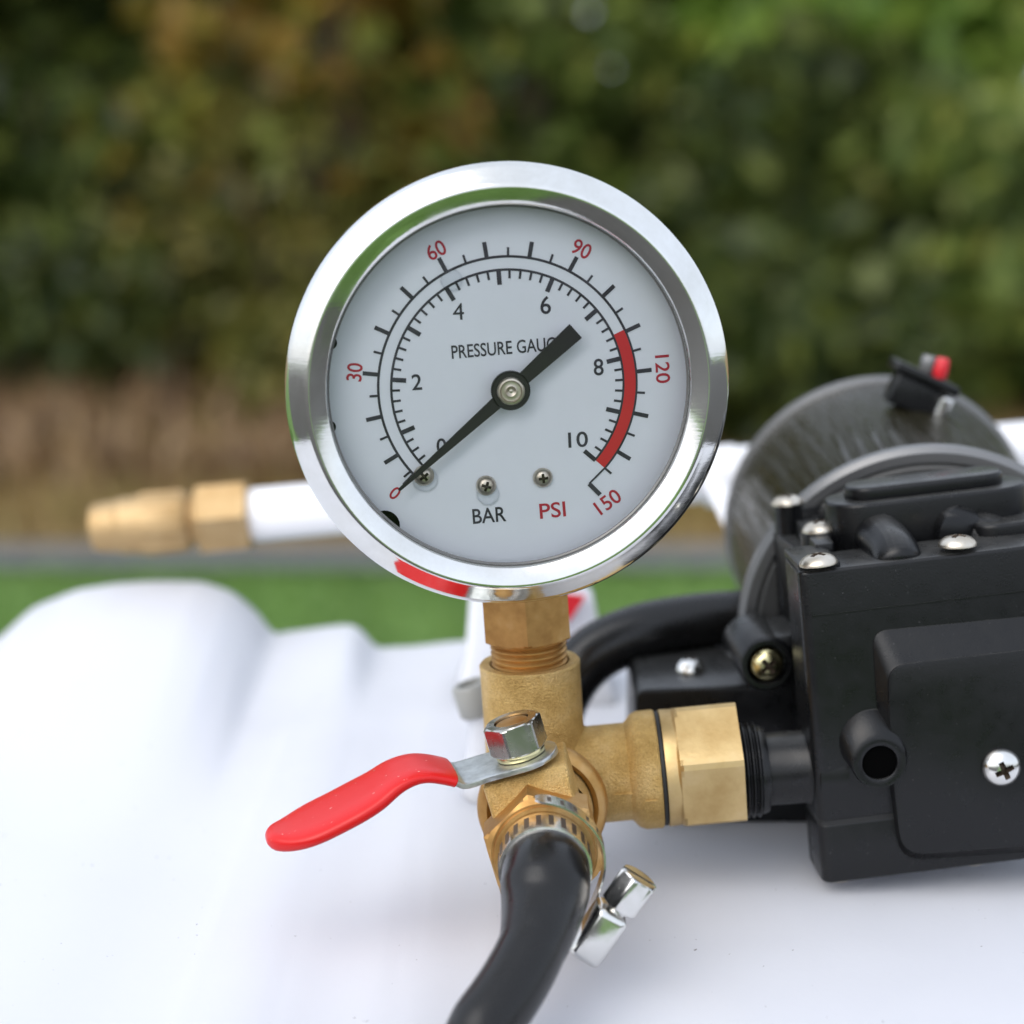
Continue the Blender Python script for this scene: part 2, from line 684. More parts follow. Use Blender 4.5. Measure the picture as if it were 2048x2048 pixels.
drive = sheet('unseen_dark_ground', -30, .03, -14, -.30, ZG + .012, m.m, 8, 4)  # added unseen, so part of the bezel mirrors dark ground
dark_ground2 = sheet('unseen_dark_ground', .95, 30, -14, 1.9, ZG + .012, m.m, 8, 4)  # second unseen sheet, added to darken the left side of the bezel
m = Mat('dry_bank_soil', (.14, .10, .05), .9)
m.color(m.ramp(m.noise(7, 5, .65), [(.32, (.10, .065, .022)), (.52, (.25, .17, .06)), (.75, (.38, .27, .10))]))
m.bump(m.noise(60, 4), .02, .8)


def bank_z(x, y):
    t = min(max((y - 2.44) / 1.3, 0), 1)
    return ZG + .016 + .12 * t * t * (3 - 2 * t) + .012 * math.sin(x * 3.1 + y * 2) * t


bank = sheet('dry_bank', -30, 30, 2.44, 14, 0, m.m, 60, 40, bank_z)


def blades(name, n, xr, yr, zf, h, wd, mat, label, cat, clump=None):
    """single-triangle-pair blades in one mesh"""
    x = RNG.uniform(*xr, n)
    y = RNG.uniform(*yr, n)
    if clump is not None:
        keep = clump(x, y) > RNG.random(n)
        x, y = x[keep], y[keep]
        n = len(x)
    z = np.array([zf(a, b) for a, b in zip(x, y)])
    a = RNG.uniform(0, 2 * np.pi, n)
    hh = h * RNG.uniform(.5, 1.3, n)
    lean = RNG.uniform(.1, .9, n) * hh
    la = RNG.uniform(0, 2 * np.pi, n)
    v = np.zeros((n, 5, 3))
    dx, dy = np.cos(a) * wd / 2, np.sin(a) * wd / 2
    for k, (s, t) in enumerate(((-1, 0), (1, 0), (.7, .55), (-.7, .55), (0, 1))):
        v[:, k, 0] = x + s * dx + np.cos(la) * lean * t * t
        v[:, k, 1] = y + s * dy + np.sin(la) * lean * t * t
        v[:, k, 2] = z - .004 + hh * t * (1 - .25 * t * (lean / np.maximum(hh, 1e-4)))
    me = bpy.data.meshes.new(name)
    me.vertices.add(n * 5)
    me.vertices.foreach_set('co', v.reshape(-1))
    base = np.arange(n)[:, None] * 5
    q = (base + np.array([[0, 1, 2, 3]])).reshape(-1)
    t3 = (base + np.array([[3, 2, 4]])).reshape(-1)
    me.loops.add(n * 7)
    me.polygons.add(n * 2)
    me.loops.foreach_set('vertex_index', np.concatenate([q, t3]).astype(np.int32))
    me.polygons.foreach_set('loop_start', np.concatenate([np.arange(n) * 4, n * 4 + np.arange(n) * 3]).astype(np.int32))
    me.update()
    me.validate()
    me.materials.append(MT[mat])
    o = bpy.data.objects.new(name, me)
    COL.objects.link(o)
    return tag(o, label, cat, None, 'stuff')


blades('lawn_grass', 36000, (-1.7, 1.7), (.35, 2.33), lambda x, y: ZG, .026, .006, 'grass',
       'short bright green lawn grass behind the white tank', 'grass')
blades('lawn_grass', 9000, (.03, 1.6), (-1.2, -.15), lambda x, y: ZG, .03, .007, 'grass',
       'short green lawn grass on the near side of the white tank', 'grass')
blades('dry_grass', 26000, (-2.2, 2.2), (2.47, 4.2), bank_z, .06, .010, 'straw',
       'straw coloured dry grass on the bank below the hedge', 'dry grass')
blades('dead_bracken', 9000, (-2.2, .2), (2.7, 3.15), bank_z, .12, .02, 'bracken',
       'reddish brown dead bracken at the foot of the hedge, left side', 'bracken',
       lambda x, y: np.clip(.55 + .45 * np.sin(x * 5.3 + 1) * np.sin(y * 7), 0, 1))


# ------------------------------------------------------------------ hedge of separate shrubs
def leaf_cloud(name, centres, radii, counts, size, mat, parent):
    pos, siz = [], []
    for c, r, n in zip(centres, radii, counts):
        d = RNG.normal(size=(n, 3))
        d /= np.linalg.norm(d, axis=1)[:, None]
        rr = RNG.uniform(.35, 1.0, n) ** .5
        pos.append(np.array(c) + d * rr[:, None] * np.array(r))
        siz.append(RNG.uniform(.55, 1.25, n) * size)
    p = np.concatenate(pos)
    s = np.concatenate(siz)
    n = len(p)
    a = RNG.normal(size=(n, 3))
    a[:, 2] -= .35
    a /= np.linalg.norm(a, axis=1)[:, None]
    b = RNG.normal(size=(n, 3))
    b -= (a * b).sum(1)[:, None] * a
    b /= np.linalg.norm(b, axis=1)[:, None]
    c = np.cross(a, b)
    v = np.zeros((n, 4, 3))
    v[:, 0] = p - a * s[:, None] * .5
    v[:, 1] = p + b * s[:, None] * .30 + c * s[:, None] * .06
    v[:, 2] = p + a * s[:, None] * .55
    v[:, 3] = p - b * s[:, None] * .30 + c * s[:, None] * .06
    me = bpy.data.meshes.new(name)
    me.vertices.add(n * 4)
    me.vertices.foreach_set('co', v.reshape(-1))
    me.loops.add(n * 4)
    me.polygons.add(n)
    me.loops.foreach_set('vertex_index', np.arange(n * 4, dtype=np.int32))
    me.polygons.foreach_set('loop_start', (np.arange(n) * 4).astype(np.int32))
    me.update()
    me.materials.append(MT[mat])
    o = bpy.data.objects.new(name, me)
    COL.objects.link(o)
    o.parent = parent
    return o


def shrub(label, x, y, w_, d_, h, mat, nclump, nleaf, size, low=.12, group='shrubs of the hedge'):
    """multi-stemmed shrub: stems fan out of the ground and carry clumps of leaves"""
    z0 = bank_z(x, y)
    rt = bpy.data.objects.new('hedge_shrub', None)
    COL.objects.link(rt)
    rt.location = (x, y, z0)
    tag(rt, label, 'shrub', group)
    rnd = random.Random(int((x + 9) * 1000 + y * 77))
    cs, rs, ns = [], [], []
    for k in range(nclump):
        a = rnd.uniform(0, 2 * math.pi)
        t = rnd.uniform(low, 1)
        rr = math.sqrt(rnd.random()) * (1 - .35 * t)
        cs.append((math.cos(a) * rr * w_, math.sin(a) * rr * d_, t * h))
        q = rnd.uniform(.10, .22) * (.8 + .35 * w_)
        rs.append((q * rnd.uniform(.8, 1.4), q * rnd.uniform(.8, 1.3), q * rnd.uniform(.6, 1.0)))
        ns.append(int(nleaf / nclump * rnd.uniform(.6, 1.4)))
    leaf_cloud('crown', cs, rs, ns, size, mat, rt)
    g = G()
    for k in range(min(nclump, 9)):
        c = Vector(cs[k]) / U
        s = Vector((rnd.uniform(-.08, .08), rnd.uniform(-.08, .08), -.03)) / U
        mid = s.lerp(c, .5) + Vector((rnd.uniform(-.06, .06), rnd.uniform(-.06, .06), .05)) / U
        g.tube(smoothpath([s, mid, c], 4), [(.016 - .0012 * i) / U for i in range(9)], 6)
    me = mesh_from(g, 'trunk', Vector((0, 0, 0)), 60)
    me.materials.append(MT['bark'])
    t = bpy.data.objects.new('trunk', me)
    COL.objects.link(t)
    t.parent = rt
    return rt


SHRUBS = [
    ('dark green shrub at the far left end of the hedge', -1.05, 3.45, .46, .28, 1.15, 'leaf_dark', 30, 6500, .07, .04),
    ('mid green shrub left of the orange autumn shrub', -.62, 3.55, .44, .26, 1.25, 'leaf_mid', 32, 5000, .075, .04),
    ('orange brown autumn shrub standing above the left part of the gauge', -.36, 3.25, .24, .16, .84, 'leaf_autumn', 12, 750, .075, .4),
    ('olive yellow shrub low down between the autumn shrub and the dry bank', -.52, 3.30, .42, .14, .46, 'leaf_olive', 18, 3000, .065, .05),
    ('mid green shrub directly behind the pressure gauge', .0, 3.55, .34, .22, 1.25, 'leaf_mid', 24, 4500, .07, .04),
    ('shaded dark green shrub just right of the pressure gauge', .40, 3.25, .34, .18, .54, 'leaf_dark', 30, 5000, .065, .02),
    ('bright green shrub above the pump at the upper right', .74, 3.55, .44, .26, 1.2, 'leaf_bright', 32, 4800, .08, .2),
    ('mid green shrub behind the black motor at the right', .98, 3.15, .40, .18, .5, 'leaf_mid', 24, 4200, .07, .02),
    ('low dark bramble bush at the hedge foot, far left', -.88, 3.15, .36, .12, .24, 'leaf_dark', 16, 2200, .06, .05),
    ('low olive bramble bush at the hedge foot, just left of the gauge', -.30, 3.12, .30, .11, .22, 'leaf_olive', 14, 1700, .06, .05),
    ('low dark bramble bush at the hedge foot, between gauge and motor', .36, 2.98, .30, .12, .22, 'leaf_dark', 16, 2400, .06, .05),
    ('mid green hedge shrub just beyond the left edge of the view', -1.65, 3.5, .44, .26, 1.2, 'leaf_mid', 26, 3800, .075, .04),
    ('dark green hedge shrub well beyond the left edge of the view', -2.35, 3.55, .46, .26, 1.15, 'leaf_dark', 26, 3800, .075, .04),
    ('olive hedge shrub just beyond the right edge of the view', 1.62, 3.4, .44, .26, 1.2, 'leaf_olive', 26, 3800, .075, .04),
    ('dark green hedge shrub well beyond the right edge of the view', 2.3, 3.5, .46, .26, 1.15, 'leaf_dark', 26, 3800, .075, .04),
]
for s in SHRUBS:
    shrub(*s)
for i, (x, lab) in enumerate(((-2.0, 'dark hedge bush in the back row, far left'), (-1.0, 'dark hedge bush in the back row, left of the gauge'),
                              (0.0, 'dark hedge bush in the back row, behind the gauge'), (1.0, 'dark hedge bush in the back row, behind the pump'),
                              (2.0, 'dark hedge bush in the back row, far right'))):
    shrub(lab, x, 4.45 + .1 * (i % 2), .75, .30, 1.9, "leaf_mid" if i % 2 else 'leaf_dark', 75, 13000, .115, .02, 'back row of the hedge')

# ================================================================== sprayer tank
TX0, TX1, TY0, TY1 = -3000., 2900., -930., 2010.
SIL = [(-600, 1500), (-150, 1395), (0, 1275), (60, 1219), (150, 1183), (230, 1170), (300, 1166), (400, 1168), (460, 1187), (510, 1228), (543, 1274), (560, 1268),
       (630, 1261), (700, 1256), (725, 1270), (746, 1303), (830, 1296), (925, 1289), (1100, 1286), (1500, 1280), (2700, 1270)]
sx = np.array([P(a, b, 1850).x for a, b in SIL])
sz = np.array([P(a, b, 1850).z for a, b in SIL])


def sm(t, a, b):
    t = min(max((t - a) / (b - a), 0), 1)
    return t * t * (3 - 2 * t)


def tank_z(x, y, edge=True):
    base = -1142 + (y + 400) / 2250 * 96
    k = sum(np.interp(x + d, sx, sz) for d in (-18, -9, 0, 9, 18)) / 5
    hgt = k - (-1142 + 2250 / 2250 * 96)
    hump = np.interp(x, sx[:11], sz[:11]) if x < sx[10] else sz[10]
    fine = hgt - (hump - (-1142 + 96)) * (1 if x < sx[10] else math.exp(-((x - sx[10]) / 160) ** 2))
    z = base + (hgt - fine) * sm(y, 350, 1800) ** 1.3 * (1 if hgt > 0 else .6) + fine * sm(y, 1150, 1800)
    # soft moulded grooves that run towards the viewer
    for gx, gw, ga in ((-760, 150, -12), (-520, 90, 7), (-330, 80, -8), (-190, 80, 5), (-60, 50, -3), (260, 90, -3), (-1250, 220, -8), (-205, 9, -3), (-178, 9, -2.5), (-420, 14, -2), (-600, 18, 3)):
        z += ga * math.exp(-((x - gx - .03 * (y - 600)) / gw) ** 2) * (1 - .6 * sm(y, 900, 1900))
    if edge:
        rr = 150.
        for d in (x - TX0, TX1 - x, y - TY0, TY1 - y):
            if d < rr:
                z -= rr - math.sqrt(max(rr * rr - (rr - d) ** 2, 0))
    return z


def edge_lin(a, b, n, rr=150., k=7):
    e = [rr * (1 - math.cos(math.pi / 2 * i / k)) for i in range(k)]
    return [a + q for q in e] + list(np.linspace(a + rr, b - rr, n)) + [b - q for q in reversed(e)]


xs = edge_lin(TX0, TX1, 330)
ys = edge_lin(TY0, TY1, 90)
nx, ny = len(xs), len(ys)
g = G()
g.v = [Vector((x, y, tank_z(x, y))) for y in ys for x in xs]
g.f = [(j * nx + i, j * nx + i + 1, (j + 1) * nx + i + 1, (j + 1) * nx + i) for j in range(ny - 1) for i in range(nx - 1)]
rim = [i for i in range(nx)] + [j * nx + nx - 1 for j in range(1, ny)] + [(ny - 1) * nx + i for i in range(nx - 2, -1, -1)] + [j * nx for j in range(ny - 2, 0, -1)]
zb = ZG / U
lo = []
for i in rim:
    v = g.v[i]
    lo.append(len(g.v))
    g.v.append(Vector((v.x, v.y, zb)))
nr = len(rim)
for k in range(nr):
    q = (k + 1) % nr
    g.f.append((rim[k], lo[k], lo[q], rim[q]))
g.f.append(tuple(lo))
tank = thing('sprayer_tank', 'large white moulded plastic sprayer tank with a rounded hump on the left', 'tank', (0, 600, zb))
part('shell', g, 'tank', tank, 60)
# moulded boss behind the tee with a red sticker on it
a, b = P(938, 1150, 1350), P(1196, 1150, 1350)
g = G()
zt = P(1060, 1172, 1350).z
zt2 = P(1190, 1196, 1350).z
foot = tank_z((a.x + b.x) / 2, 1350) - 20
g.loft([[(a.x - 50, 1270, foot), (b.x + 60, 1270, foot), (b.x + 60, 1560, foot), (a.x - 50, 1560, foot)],
        [(a.x - 12, 1330, foot + 120), (b.x + 22, 1330, foot + 120), (b.x + 22, 1520, foot + 120), (a.x - 12, 1520, foot + 120)],
        [(a.x + 4, 1350, zt), (b.x - 12, 1350, zt2), (b.x - 12, 1500, zt2), (a.x + 4, 1500, zt)]])
boss = part('moulded_boss', g, 'tank', tank, 40, 18, 3)
q = [P(1040, 1180, 1322), P(1172, 1192, 1322), P(1140, 1240, 1322), P(1060, 1246, 1322)]
g = G()
g.loft([[v + Vector((0, 14, 0)) for v in q], [v - Vector((0, 3, 0)) for v in q]])
part('red_sticker', g, 'red', boss, 30)

# ================================================================== pressure gauge
GY = 5.0                                 # yaw of the gauge
GF = frame(Vector((0, 0, 0)), 0, GY)     # dial frame: x right, z up, -y towards the viewer
gauge = thing('pressure_gauge', 'round chrome pressure gauge with white dial, red and black scales and black pointer', 'pressure gauge', (0, 0, 0))
rotF = Matrix.Rotation(R(90), 4, 'X')    # lathe axis z -> -y (towards the viewer)
bo = hit(GF, 1019, 777, y=-62)
BF = GF @ Matrix.Translation((bo.x, 0, bo.z)) @ rotF      # here local z = towards the viewer
g = G()
prof = [(404, -40), (433, -34), (438.5, -22), (440.5, 0), (440.5, 44), (439.5, 53), (436, 60), (430, 66), (413, 78.5), (403, 87.5), (398, 91.5), (394, 93), (390, 92.3),
        (362, 78.5), (359.5, 76.5), (358.5, 72), (358.5, 52), (372, 50)]
g.lathe(prof, BF, 160)
part('bezel', g, 'chrome', gauge, 50)
g = G()
g.lathe([(0.01, -330), (360, -330), (398, -318), (408, -290), (410, -40), (376, -38)], BF, 120)
part('case', g, 'chrome', gauge, 40)
g = G()
g.lathe([(378, 2), (376, 40), (372, 50), (359, 56)], BF, 128)
part('inner_ring', g, 'dial_rim', gauge, 40)
g = G()
g.lathe([(357.8, 53), (357.8, 58), (353.5, 60), (353.5, 55)], BF, 128)
part('gasket', g, 'rim', gauge, 40)
g = G()
g.lathe([(0.01, 57), (357, 57)], BF, 96)
part('glass', g, 'glass', gauge, 40)
g = G()
g.lathe([(0.01, 0), (378, 0)], BF, 128)
dial = part('dial', g, 'dial', gauge, 40)
g = G()
g.lathe([(0.01, -3), (382, -3), (382, 2)], BF, 128)
part('dial_back', g, 'case', gauge, 40)


def A(deg):
    return R(deg)


def psi(p):
    return -140 + p * 280 / 150


def bar(b_):
    return psi(b_ * 14.5)


def pol(r, deg):
    return (r * math.sin(R(deg)), r * math.cos(R(deg)))


LAY = -1.2


def arc_strip(g, r0, r1, d0, d1, y, n=None):
    n = n or max(2, int(abs(d1 - d0) / 2))
    vs, fs = [], []
    for i in range(n + 1):
        d = d0 + (d1 - d0) * i / n
        for r in (r0, r1):
            x, z = pol(r, d)
            vs.append((x, y, z))
    fs = [(2 * i, 2 * i + 1, 2 * i + 3, 2 * i + 2) for i in range(n)]
    g.add(vs, fs, GF)


def tick(g, r0, r1, deg, wd, y):
    d = R(deg)
    t = (math.cos(d), -math.sin(d))
    vs = []
    for r, s in ((r0, -1), (r0, 1), (r1, 1), (r1, -1)):
        x, z = pol(r, deg)
        vs.append((x + s * t[0] * wd / 2, y, z + s * t[1] * wd / 2))
    g.add(vs, [(0, 1, 2, 3)], GF)


g = G()
arc_strip(g, 256.6, 261.6, -135, psi(145), LAY)
for k in range(1, 30):
    p = k * 5
    tick(g, 259, 291 if p % 10 == 0 else 277, psi(p), 8.2 if p % 10 == 0 else 4.6, LAY * 1.4)
# the scale ends in a kinked line with the mark for the last number
e0 = pol(259, psi(145))
e1 = hit(GF, 1178, 967, y=0)
e2 = hit(GF, 1200, 989, y=0)


def seg2(g, a, b, wd, y):
    a, b = Vector((a[0], a[1])), Vector((b[0], b[1]))
    d = (b - a).normalized()
    n_ = Vector((-d.y, d.x)) * wd / 2
    g.add([(q.x, y, q.y) for q in (a + n_, a - n_, b - n_, b + n_)], [(0, 1, 2, 3)], GF)


seg2(g, e0, (e1.x, e1.z), 3.6, LAY * 1.8)
seg2(g, (e1.x, e1.z), (e2.x, e2.z), 9, LAY * 2.2)
z1_, z2_ = hit(GF, 806, 968, y=0), hit(GF, 826, 947, y=0)
seg2(g, (z1_.x, z1_.z), (z2_.x, z2_.z), 3.4, LAY * 1.8)
part('psi_scale', g, 'ink', dial, 0, weld=False)
g = G()
arc_strip(g, 230.8, 235.6, -135, bar(10), LAY)
for k in range(1, 51):
    big = k % 5 == 0
    tick(g, 204 if big else 216, 234, bar(k * .2), 9 if big else 4.6, LAY * 1.4)
part('bar_scale', g, 'ink', dial, 0, weld=False)
g = G()
arc_strip(g, 235, 257.5, psi(110) - 1, bar(10), LAY * 1.1)
part('red_band', g, 'band', dial, 0, weld=False)


def text_mesh(s):
    cu = bpy.data.curves.new('lettering', 'FONT')
    cu.body = s
    cu.size = 1
    cu.resolution_u = 4
    cu.offset = 0. if '4' in s else .010
    to = bpy.data.objects.new('lettering', cu)
    COL.objects.link(to)
    dg = bpy.context.evaluated_depsgraph_get()
    dg.update()
    me = bpy.data.meshes.new_from_object(to.evaluated_get(dg))
    vs = [tuple(v.co) for v in me.vertices]
    fs = [tuple(p.vertices) for p in me.polygons]
    bpy.data.objects.remove(to)
    bpy.data.meshes.remove(me)
    return vs, fs


def letter(name, s, px, py, hgt, wid, rot, mat, bold=0.):
    vs, fs = text_mesh(s)
    x0, x1 = min(v[0] for v in vs), max(v[0] for v in vs)
    y0, y1 = min(v[1] for v in vs), max(v[1] for v in vs)
    c = hit(GF, px, py, y=0)
    ca, sa = math.cos(R(rot)), math.sin(R(rot))
    out = []
    for v in vs:
        a = (v[0] - (x0 + x1) / 2) / (x1 - x0) * wid
        b = (v[1] - (y0 + y1) / 2) / (y1 - y0) * hgt
        out.append((c.x + a * ca - b * sa, LAY, c.z + a * sa + b * ca))
    g = G()
    g.add(out, fs, GF)
    return part(name, g, mat, dial, 0, weld=False)


for s, x, y, h, wd, rot in (('0', 790, 986, 28, 17, -40), ('30', 709, 744, 31, 36, 84), ('60', 872, 500, 31, 38, 27), ('90', 1163, 498, 31, 38, -27),
                            ('120', 1325, 738, 29, 57, -86), ('150', 1215.5, 1003, 31, 55, 36)):
    letter('numeral', s, x, y, h, wd, rot, 'red_ink')
for s, x, y, h, wd in (('0', 883, 892, 32, 20), ('2', 833.5, 764, 32, 20), ('4', 916.5, 623, 33, 22), ('6', 1091, 610, 36, 21), ('8', 1197, 734, 34, 20), ('10', 1156, 879, 32, 40)):
    letter('numeral', s, x, y, h, wd, 3, 'ink')
letter('lettering', 'PRESSURE GAUGE', 1015, 695, 27, 224, 4.2, 'ink')
letter('lettering', 'BAR', 978.5, 1030, 31, 68, 4, 'ink')
letter('lettering', 'PSI', 1105, 1020, 32, 53, 5, 'red_ink')

# dark notches at the dial edge and small screws on the dial
for x, y, r in ((661, 686, 13), (659, 854, 13), (769, 1051, 31), (708, 579, 6)):
    c = hit(GF, x, y, y=-2)
    g = G()
    g.lathe([(0.01, 0), (r, 0)], GF @ Matrix.Translation((c.x, -2, c.z)) @ rotF, 28)
    part('edge_notch', g, 'hole_shade', dial, 0)
for x, y, r in ((848, 953, 21), (973, 973, 20.5), (1086.5, 957, 20)):
    c = hit(GF, x, y, y=-14)
    M = GF @ Matrix.Translation((c.x, -3, c.z)) @ rotF @ Matrix.Rotation(R(x), 4, 'Z') @ Matrix.Diagonal((r / 40, r / 40, .62, 1))
    put('dial_screw', SCREW_NICKEL, dial, M)
for x, y, r in ((903, 560, 22), (850, 958, 26), (976, 988, 23)):
    c = hit(GF, x, y, y=-2)
    g = G()
    g.lathe([(0.01, 6), (r * .7, 6), (r * .93, 4), (r, 0)], GF @ Matrix.Translation((c.x, -2.6, c.z)) @ rotF, 32)
    part('clear_drop', g, 'clear', dial, 40)

# pointer
hub = hit(GF, 1021.5, 781.5, y=-42)
tip = hit(GF, 798, 981, y=-40)
tail = hit(GF, 1152, 662, y=-40)
h2, t2, q2 = Vector((hub.x, hub.z)), Vector((tip.x, tip.z)), Vector((tail.x, tail.z))
d = (q2 - t2).normalized()
nrm = Vector((-d.y, d.x))


def ptx(p, off):
    w_ = p + nrm * off
    return (w_.x, w_.y)


poly = [ptx(t2, 3), ptx(t2.lerp(h2, .45), 8.5), ptx(h2 - d * 30, 13), ptx(h2 + d * 30, 13), ptx(q2, 18.5), ptx(q2, -18.5), ptx(h2 + d * 30, -13),
        ptx(h2 - d * 30, -13), ptx(t2.lerp(h2, .45), -8.5), ptx(t2, -3)]
g = G()
g.prism(poly, -34, -40, GF)
pointer = part('pointer', g, 'pointer', gauge, 30, 1.2, 1)
HB = GF @ Matrix.Translation((hub.x, 0, hub.z)) @ rotF
g = G()
g.lathe([(39, 30), (39, 43), (36, 46), (26, 46)], HB, 48, True, True)
part('hub', g, 'pointer', pointer, 40)
g = G()
g.lathe([(28, 44), (28, 50), (25.5, 53), (22, 53.6), (19.5, 51), (12, 50.2), (10.5, 50.8), (7, 49.5), (5.5, 48.5), (2.5, 48.5), (.01, 50)], HB, 48, True)
part('pivot_cap', g, 'nickel', pointer, 40)

# brass stem of the gauge: hexagon and thread
TILT = 4.2
tj = P(1075, 1559, 170)                              # crossing point of the tee
TFv = axisframe(tj, P(1059, 1322, 170) - tj, Vector((0, 1, 0)))   # local z runs up the tee
up_t = (P(1059, 1322, 170) - tj)
Ltop = up_t.length                                    # top rim of the tee
g = G()
hexnut(g, 104, Ltop + 52, Ltop + 260, TFv, 90, True, False)
stem = part('stem_hexagon', g, 'brass', gauge, 17)
g = G()
prof = [(74, Ltop - 30)]
for k in range(5):
    h = Ltop - 8 + k * 13
    prof += [(76, h), (82, h + 5), (82, h + 8), (76, h + 12.5)]
prof += [(78, Ltop + 60)]
g.lathe(prof, TFv, 64)
part('stem_thread', g, 'brass', gauge, 50)

# ================================================================== brass tee
tee = thing('brass_tee', 'cast brass tee fitting joining gauge, valve and pump', 'pipe fitting', tj)
bd = (P(1320, 1546, 170) - P(1180, 1559, 170)).normalized()
BR = axisframe(tj, bd, Vector((0, 1, 0)))            # local z runs along the branch to the pump
xa = lambda px_, py_: (P(px_, py_, 170) - tj).dot(bd)
FRd = Vector((0, -1, 0))
ring_c = P(1085, 1612, 45)
FA = axisframe(Vector((ring_c.x, 170, ring_c.z)), FRd, Vector((1, 0, 0)))
g = G()
g.cyl(108, -20, Ltop - 22, TFv, 64)
g.cyl(106, -60, xa(1272, 1550), BR, 64)
g.cyl(110, -10, 110, FA, 64)
g.lathe([(30, -118), (80, -95), (110, -50), (116, 0), (110, 50), (80, 95), (30, 118)], TFv, 48, True, True)
body = part('body', g, 'cast', tee, 60, weld=False)
md = body.modifiers.new('weld', 'REMESH')
md.mode = 'VOXEL'
md.voxel_size = 4.2 * U
md.use_smooth_shade = True
ms = body.modifiers.new('fillet', 'SMOOTH')
ms.factor = .5
ms.iterations = 9
g = G()
g.lathe([(107.5, Ltop - 30), (108.6, Ltop - 4), (105.5, Ltop), (87, Ltop), (85, Ltop - 2), (84, Ltop - 24)], TFv, 80)
part('rim', g, 'cast', tee, 30)
c0, c1 = xa(1264, 1550), xa(1318, 1548)
g = G()
g.lathe([(104, c0 - 10), (110, c0 - 4), (122, c0 + 6), (128, c0 + 20), (128.5, c1 - 4), (126, c1), (80, c1)], BR, 80)
part('collar', g, 'cast', tee, 30)
g = G()
g.lathe([(121, c1 - 1), (124, c1 + 2), (124, c1 + 8), (121, c1 + 11), (80, c1 + 11)], BR, 64)
part('gasket', g, 'seal', tee, 40)
n0 = c1 + 11
n1 = xa(1478, 1535)
g = G()
g.lathe([(90, n0), (126, n0), (127, n0 + 3), (125.5, n0 + 30)], BR, 72)
nut = part('swivel_nut', g, 'pale_brass', tee, 30)
g = G()
view = (CAM - tj).normalized()
xl, yl = Vector(BR.col[0][:3]), Vector(BR.col[1][:3])
va = math.degrees(math.atan2(view.dot(yl), view.dot(xl)))
hexnut(g, 146, n0 + 24, n1, BR, va + 1.5, True, False)
part('hexagon', g, 'pale_brass', nut, 17)

for a_, b_, rr in (((1229, 1589), (1268, 1587), 107), ((1288, 1592), (1314, 1591), 129)):
    pa, pb = P(*a_, 66), P(*b_, 64)
    out = []
    for p_ in (pa, pb):
        ax_ = tj + bd * (p_ - tj).dot(bd)
        out.append(ax_ + (p_ - ax_).normalized() * rr)
    g = G()
    g.tube(out, 2.6, 8)
    part('casting_seam', g, 'cast', body, 40)

# ================================================================== ball valve
valve = thing('ball_valve', 'brass ball valve with a red coated lever handle below the gauge', 'valve', ring_c)
VR = 16.0
VF = Matrix.Translation(ring_c) @ Matrix.Rotation(-R(VR), 4, 'Y')      # local -y towards the viewer, z up the valve spindle
VA = VF @ rotF                                                       # lathe axis towards the viewer
g = G()
g.lathe([(100, -30), (124, -26), (136, -14), (139, 0), (137, 14), (128, 24), (118, 28), (108, 20)], VA, 80)
part('union_ring', g, 'brass', valve, 40)
g = G()
g.lathe([(104, -10), (106, 40), (100, 80)], VA, 64)
part('neck', g, 'cast', valve, 40)
BT = 142.
g = G()
oct_ = []
g.loft([[(-86, -40, -96), (86, -40, -96), (86, -40, BT), (-86, -40, BT)],
        [(-88, -60, -100), (88, -60, -100), (88, -60, BT), (-88, -60, BT)],
        [(-88, -188, -100), (88, -188, -100), (88, -188, BT), (-88, -188, BT)],
        [(-84, -208, -96), (84, -208, -96), (84, -208, BT - 34), (-84, -208, BT - 34)]], VF)
part('body', g, 'cast', valve, 30, 7, 3)
g = G()
hexnut(g, 125, 176, 268, VA, 90, False, True)
g.lathe([(104, 262), (100, 274), (70, 276)], VA, 60)
hx = part('outlet_hexagon', g, 'brass', valve, 17)
g = G()
g.lathe([(66, 240), (66, 330), (60, 420), (40, 420)], VA, 40)
part('hose_barb', g, 'brass', valve, 40)
# spindle, washer, nut
ys_ = -128.
SPF = VF @ Matrix.Translation((0, ys_, 0))
g = G()
g.cyl(34, BT - 10, 238, SPF, 40)
part('spindle', g, 'brass', valve, 40, 2, 2)
g = G()
g.lathe([(38, 166), (50, 166), (51, 168), (51, 175), (50, 177), (38, 177)], SPF, 48)
part('washer', g, 'yzinc', valve, 40)
g = G()
hexnut(g, 62, 178, 242, SPF, 12, True, True, 72, 36)
part('spindle_nut', g, 'dark_steel', valve, 17)

# lever: centre line in world x,z at the depth of the spindle; width runs in depth
YH = ring_c.y + ys_
top_c = SPF @ Vector((0, 0, 158))


TLY = math.tan(R(13))
WV = Vector((-math.sin(R(13)), math.cos(R(13)), 0))


def lever_pts():
    w0 = top_c
    d = (SPF.to_3x3() @ Vector((-1, 0, 0)))
    pts = [w0 - d * 74, w0 - d * 40, w0, w0 + d * 55, w0 + d * 82]
    for x, y in ((920, 1551), (893, 1543), (850, 1536), (818, 1540), (785, 1555), (745, 1584), (690, 1615), (630, 1645), (575, 1669), (531, 1678)):
        w_ = P(x, y, YH)
        for _ in range(3):
            w_ = P(x, y, YH - (w0.x - 90 - w_.x) * TLY)
        pts.append(w_)
    return pts


LP = smoothpath(lever_pts(), 6)
cum = [0]
for a, b in zip(LP, LP[1:]):
    cum.append(cum[-1] + (b - a).length)


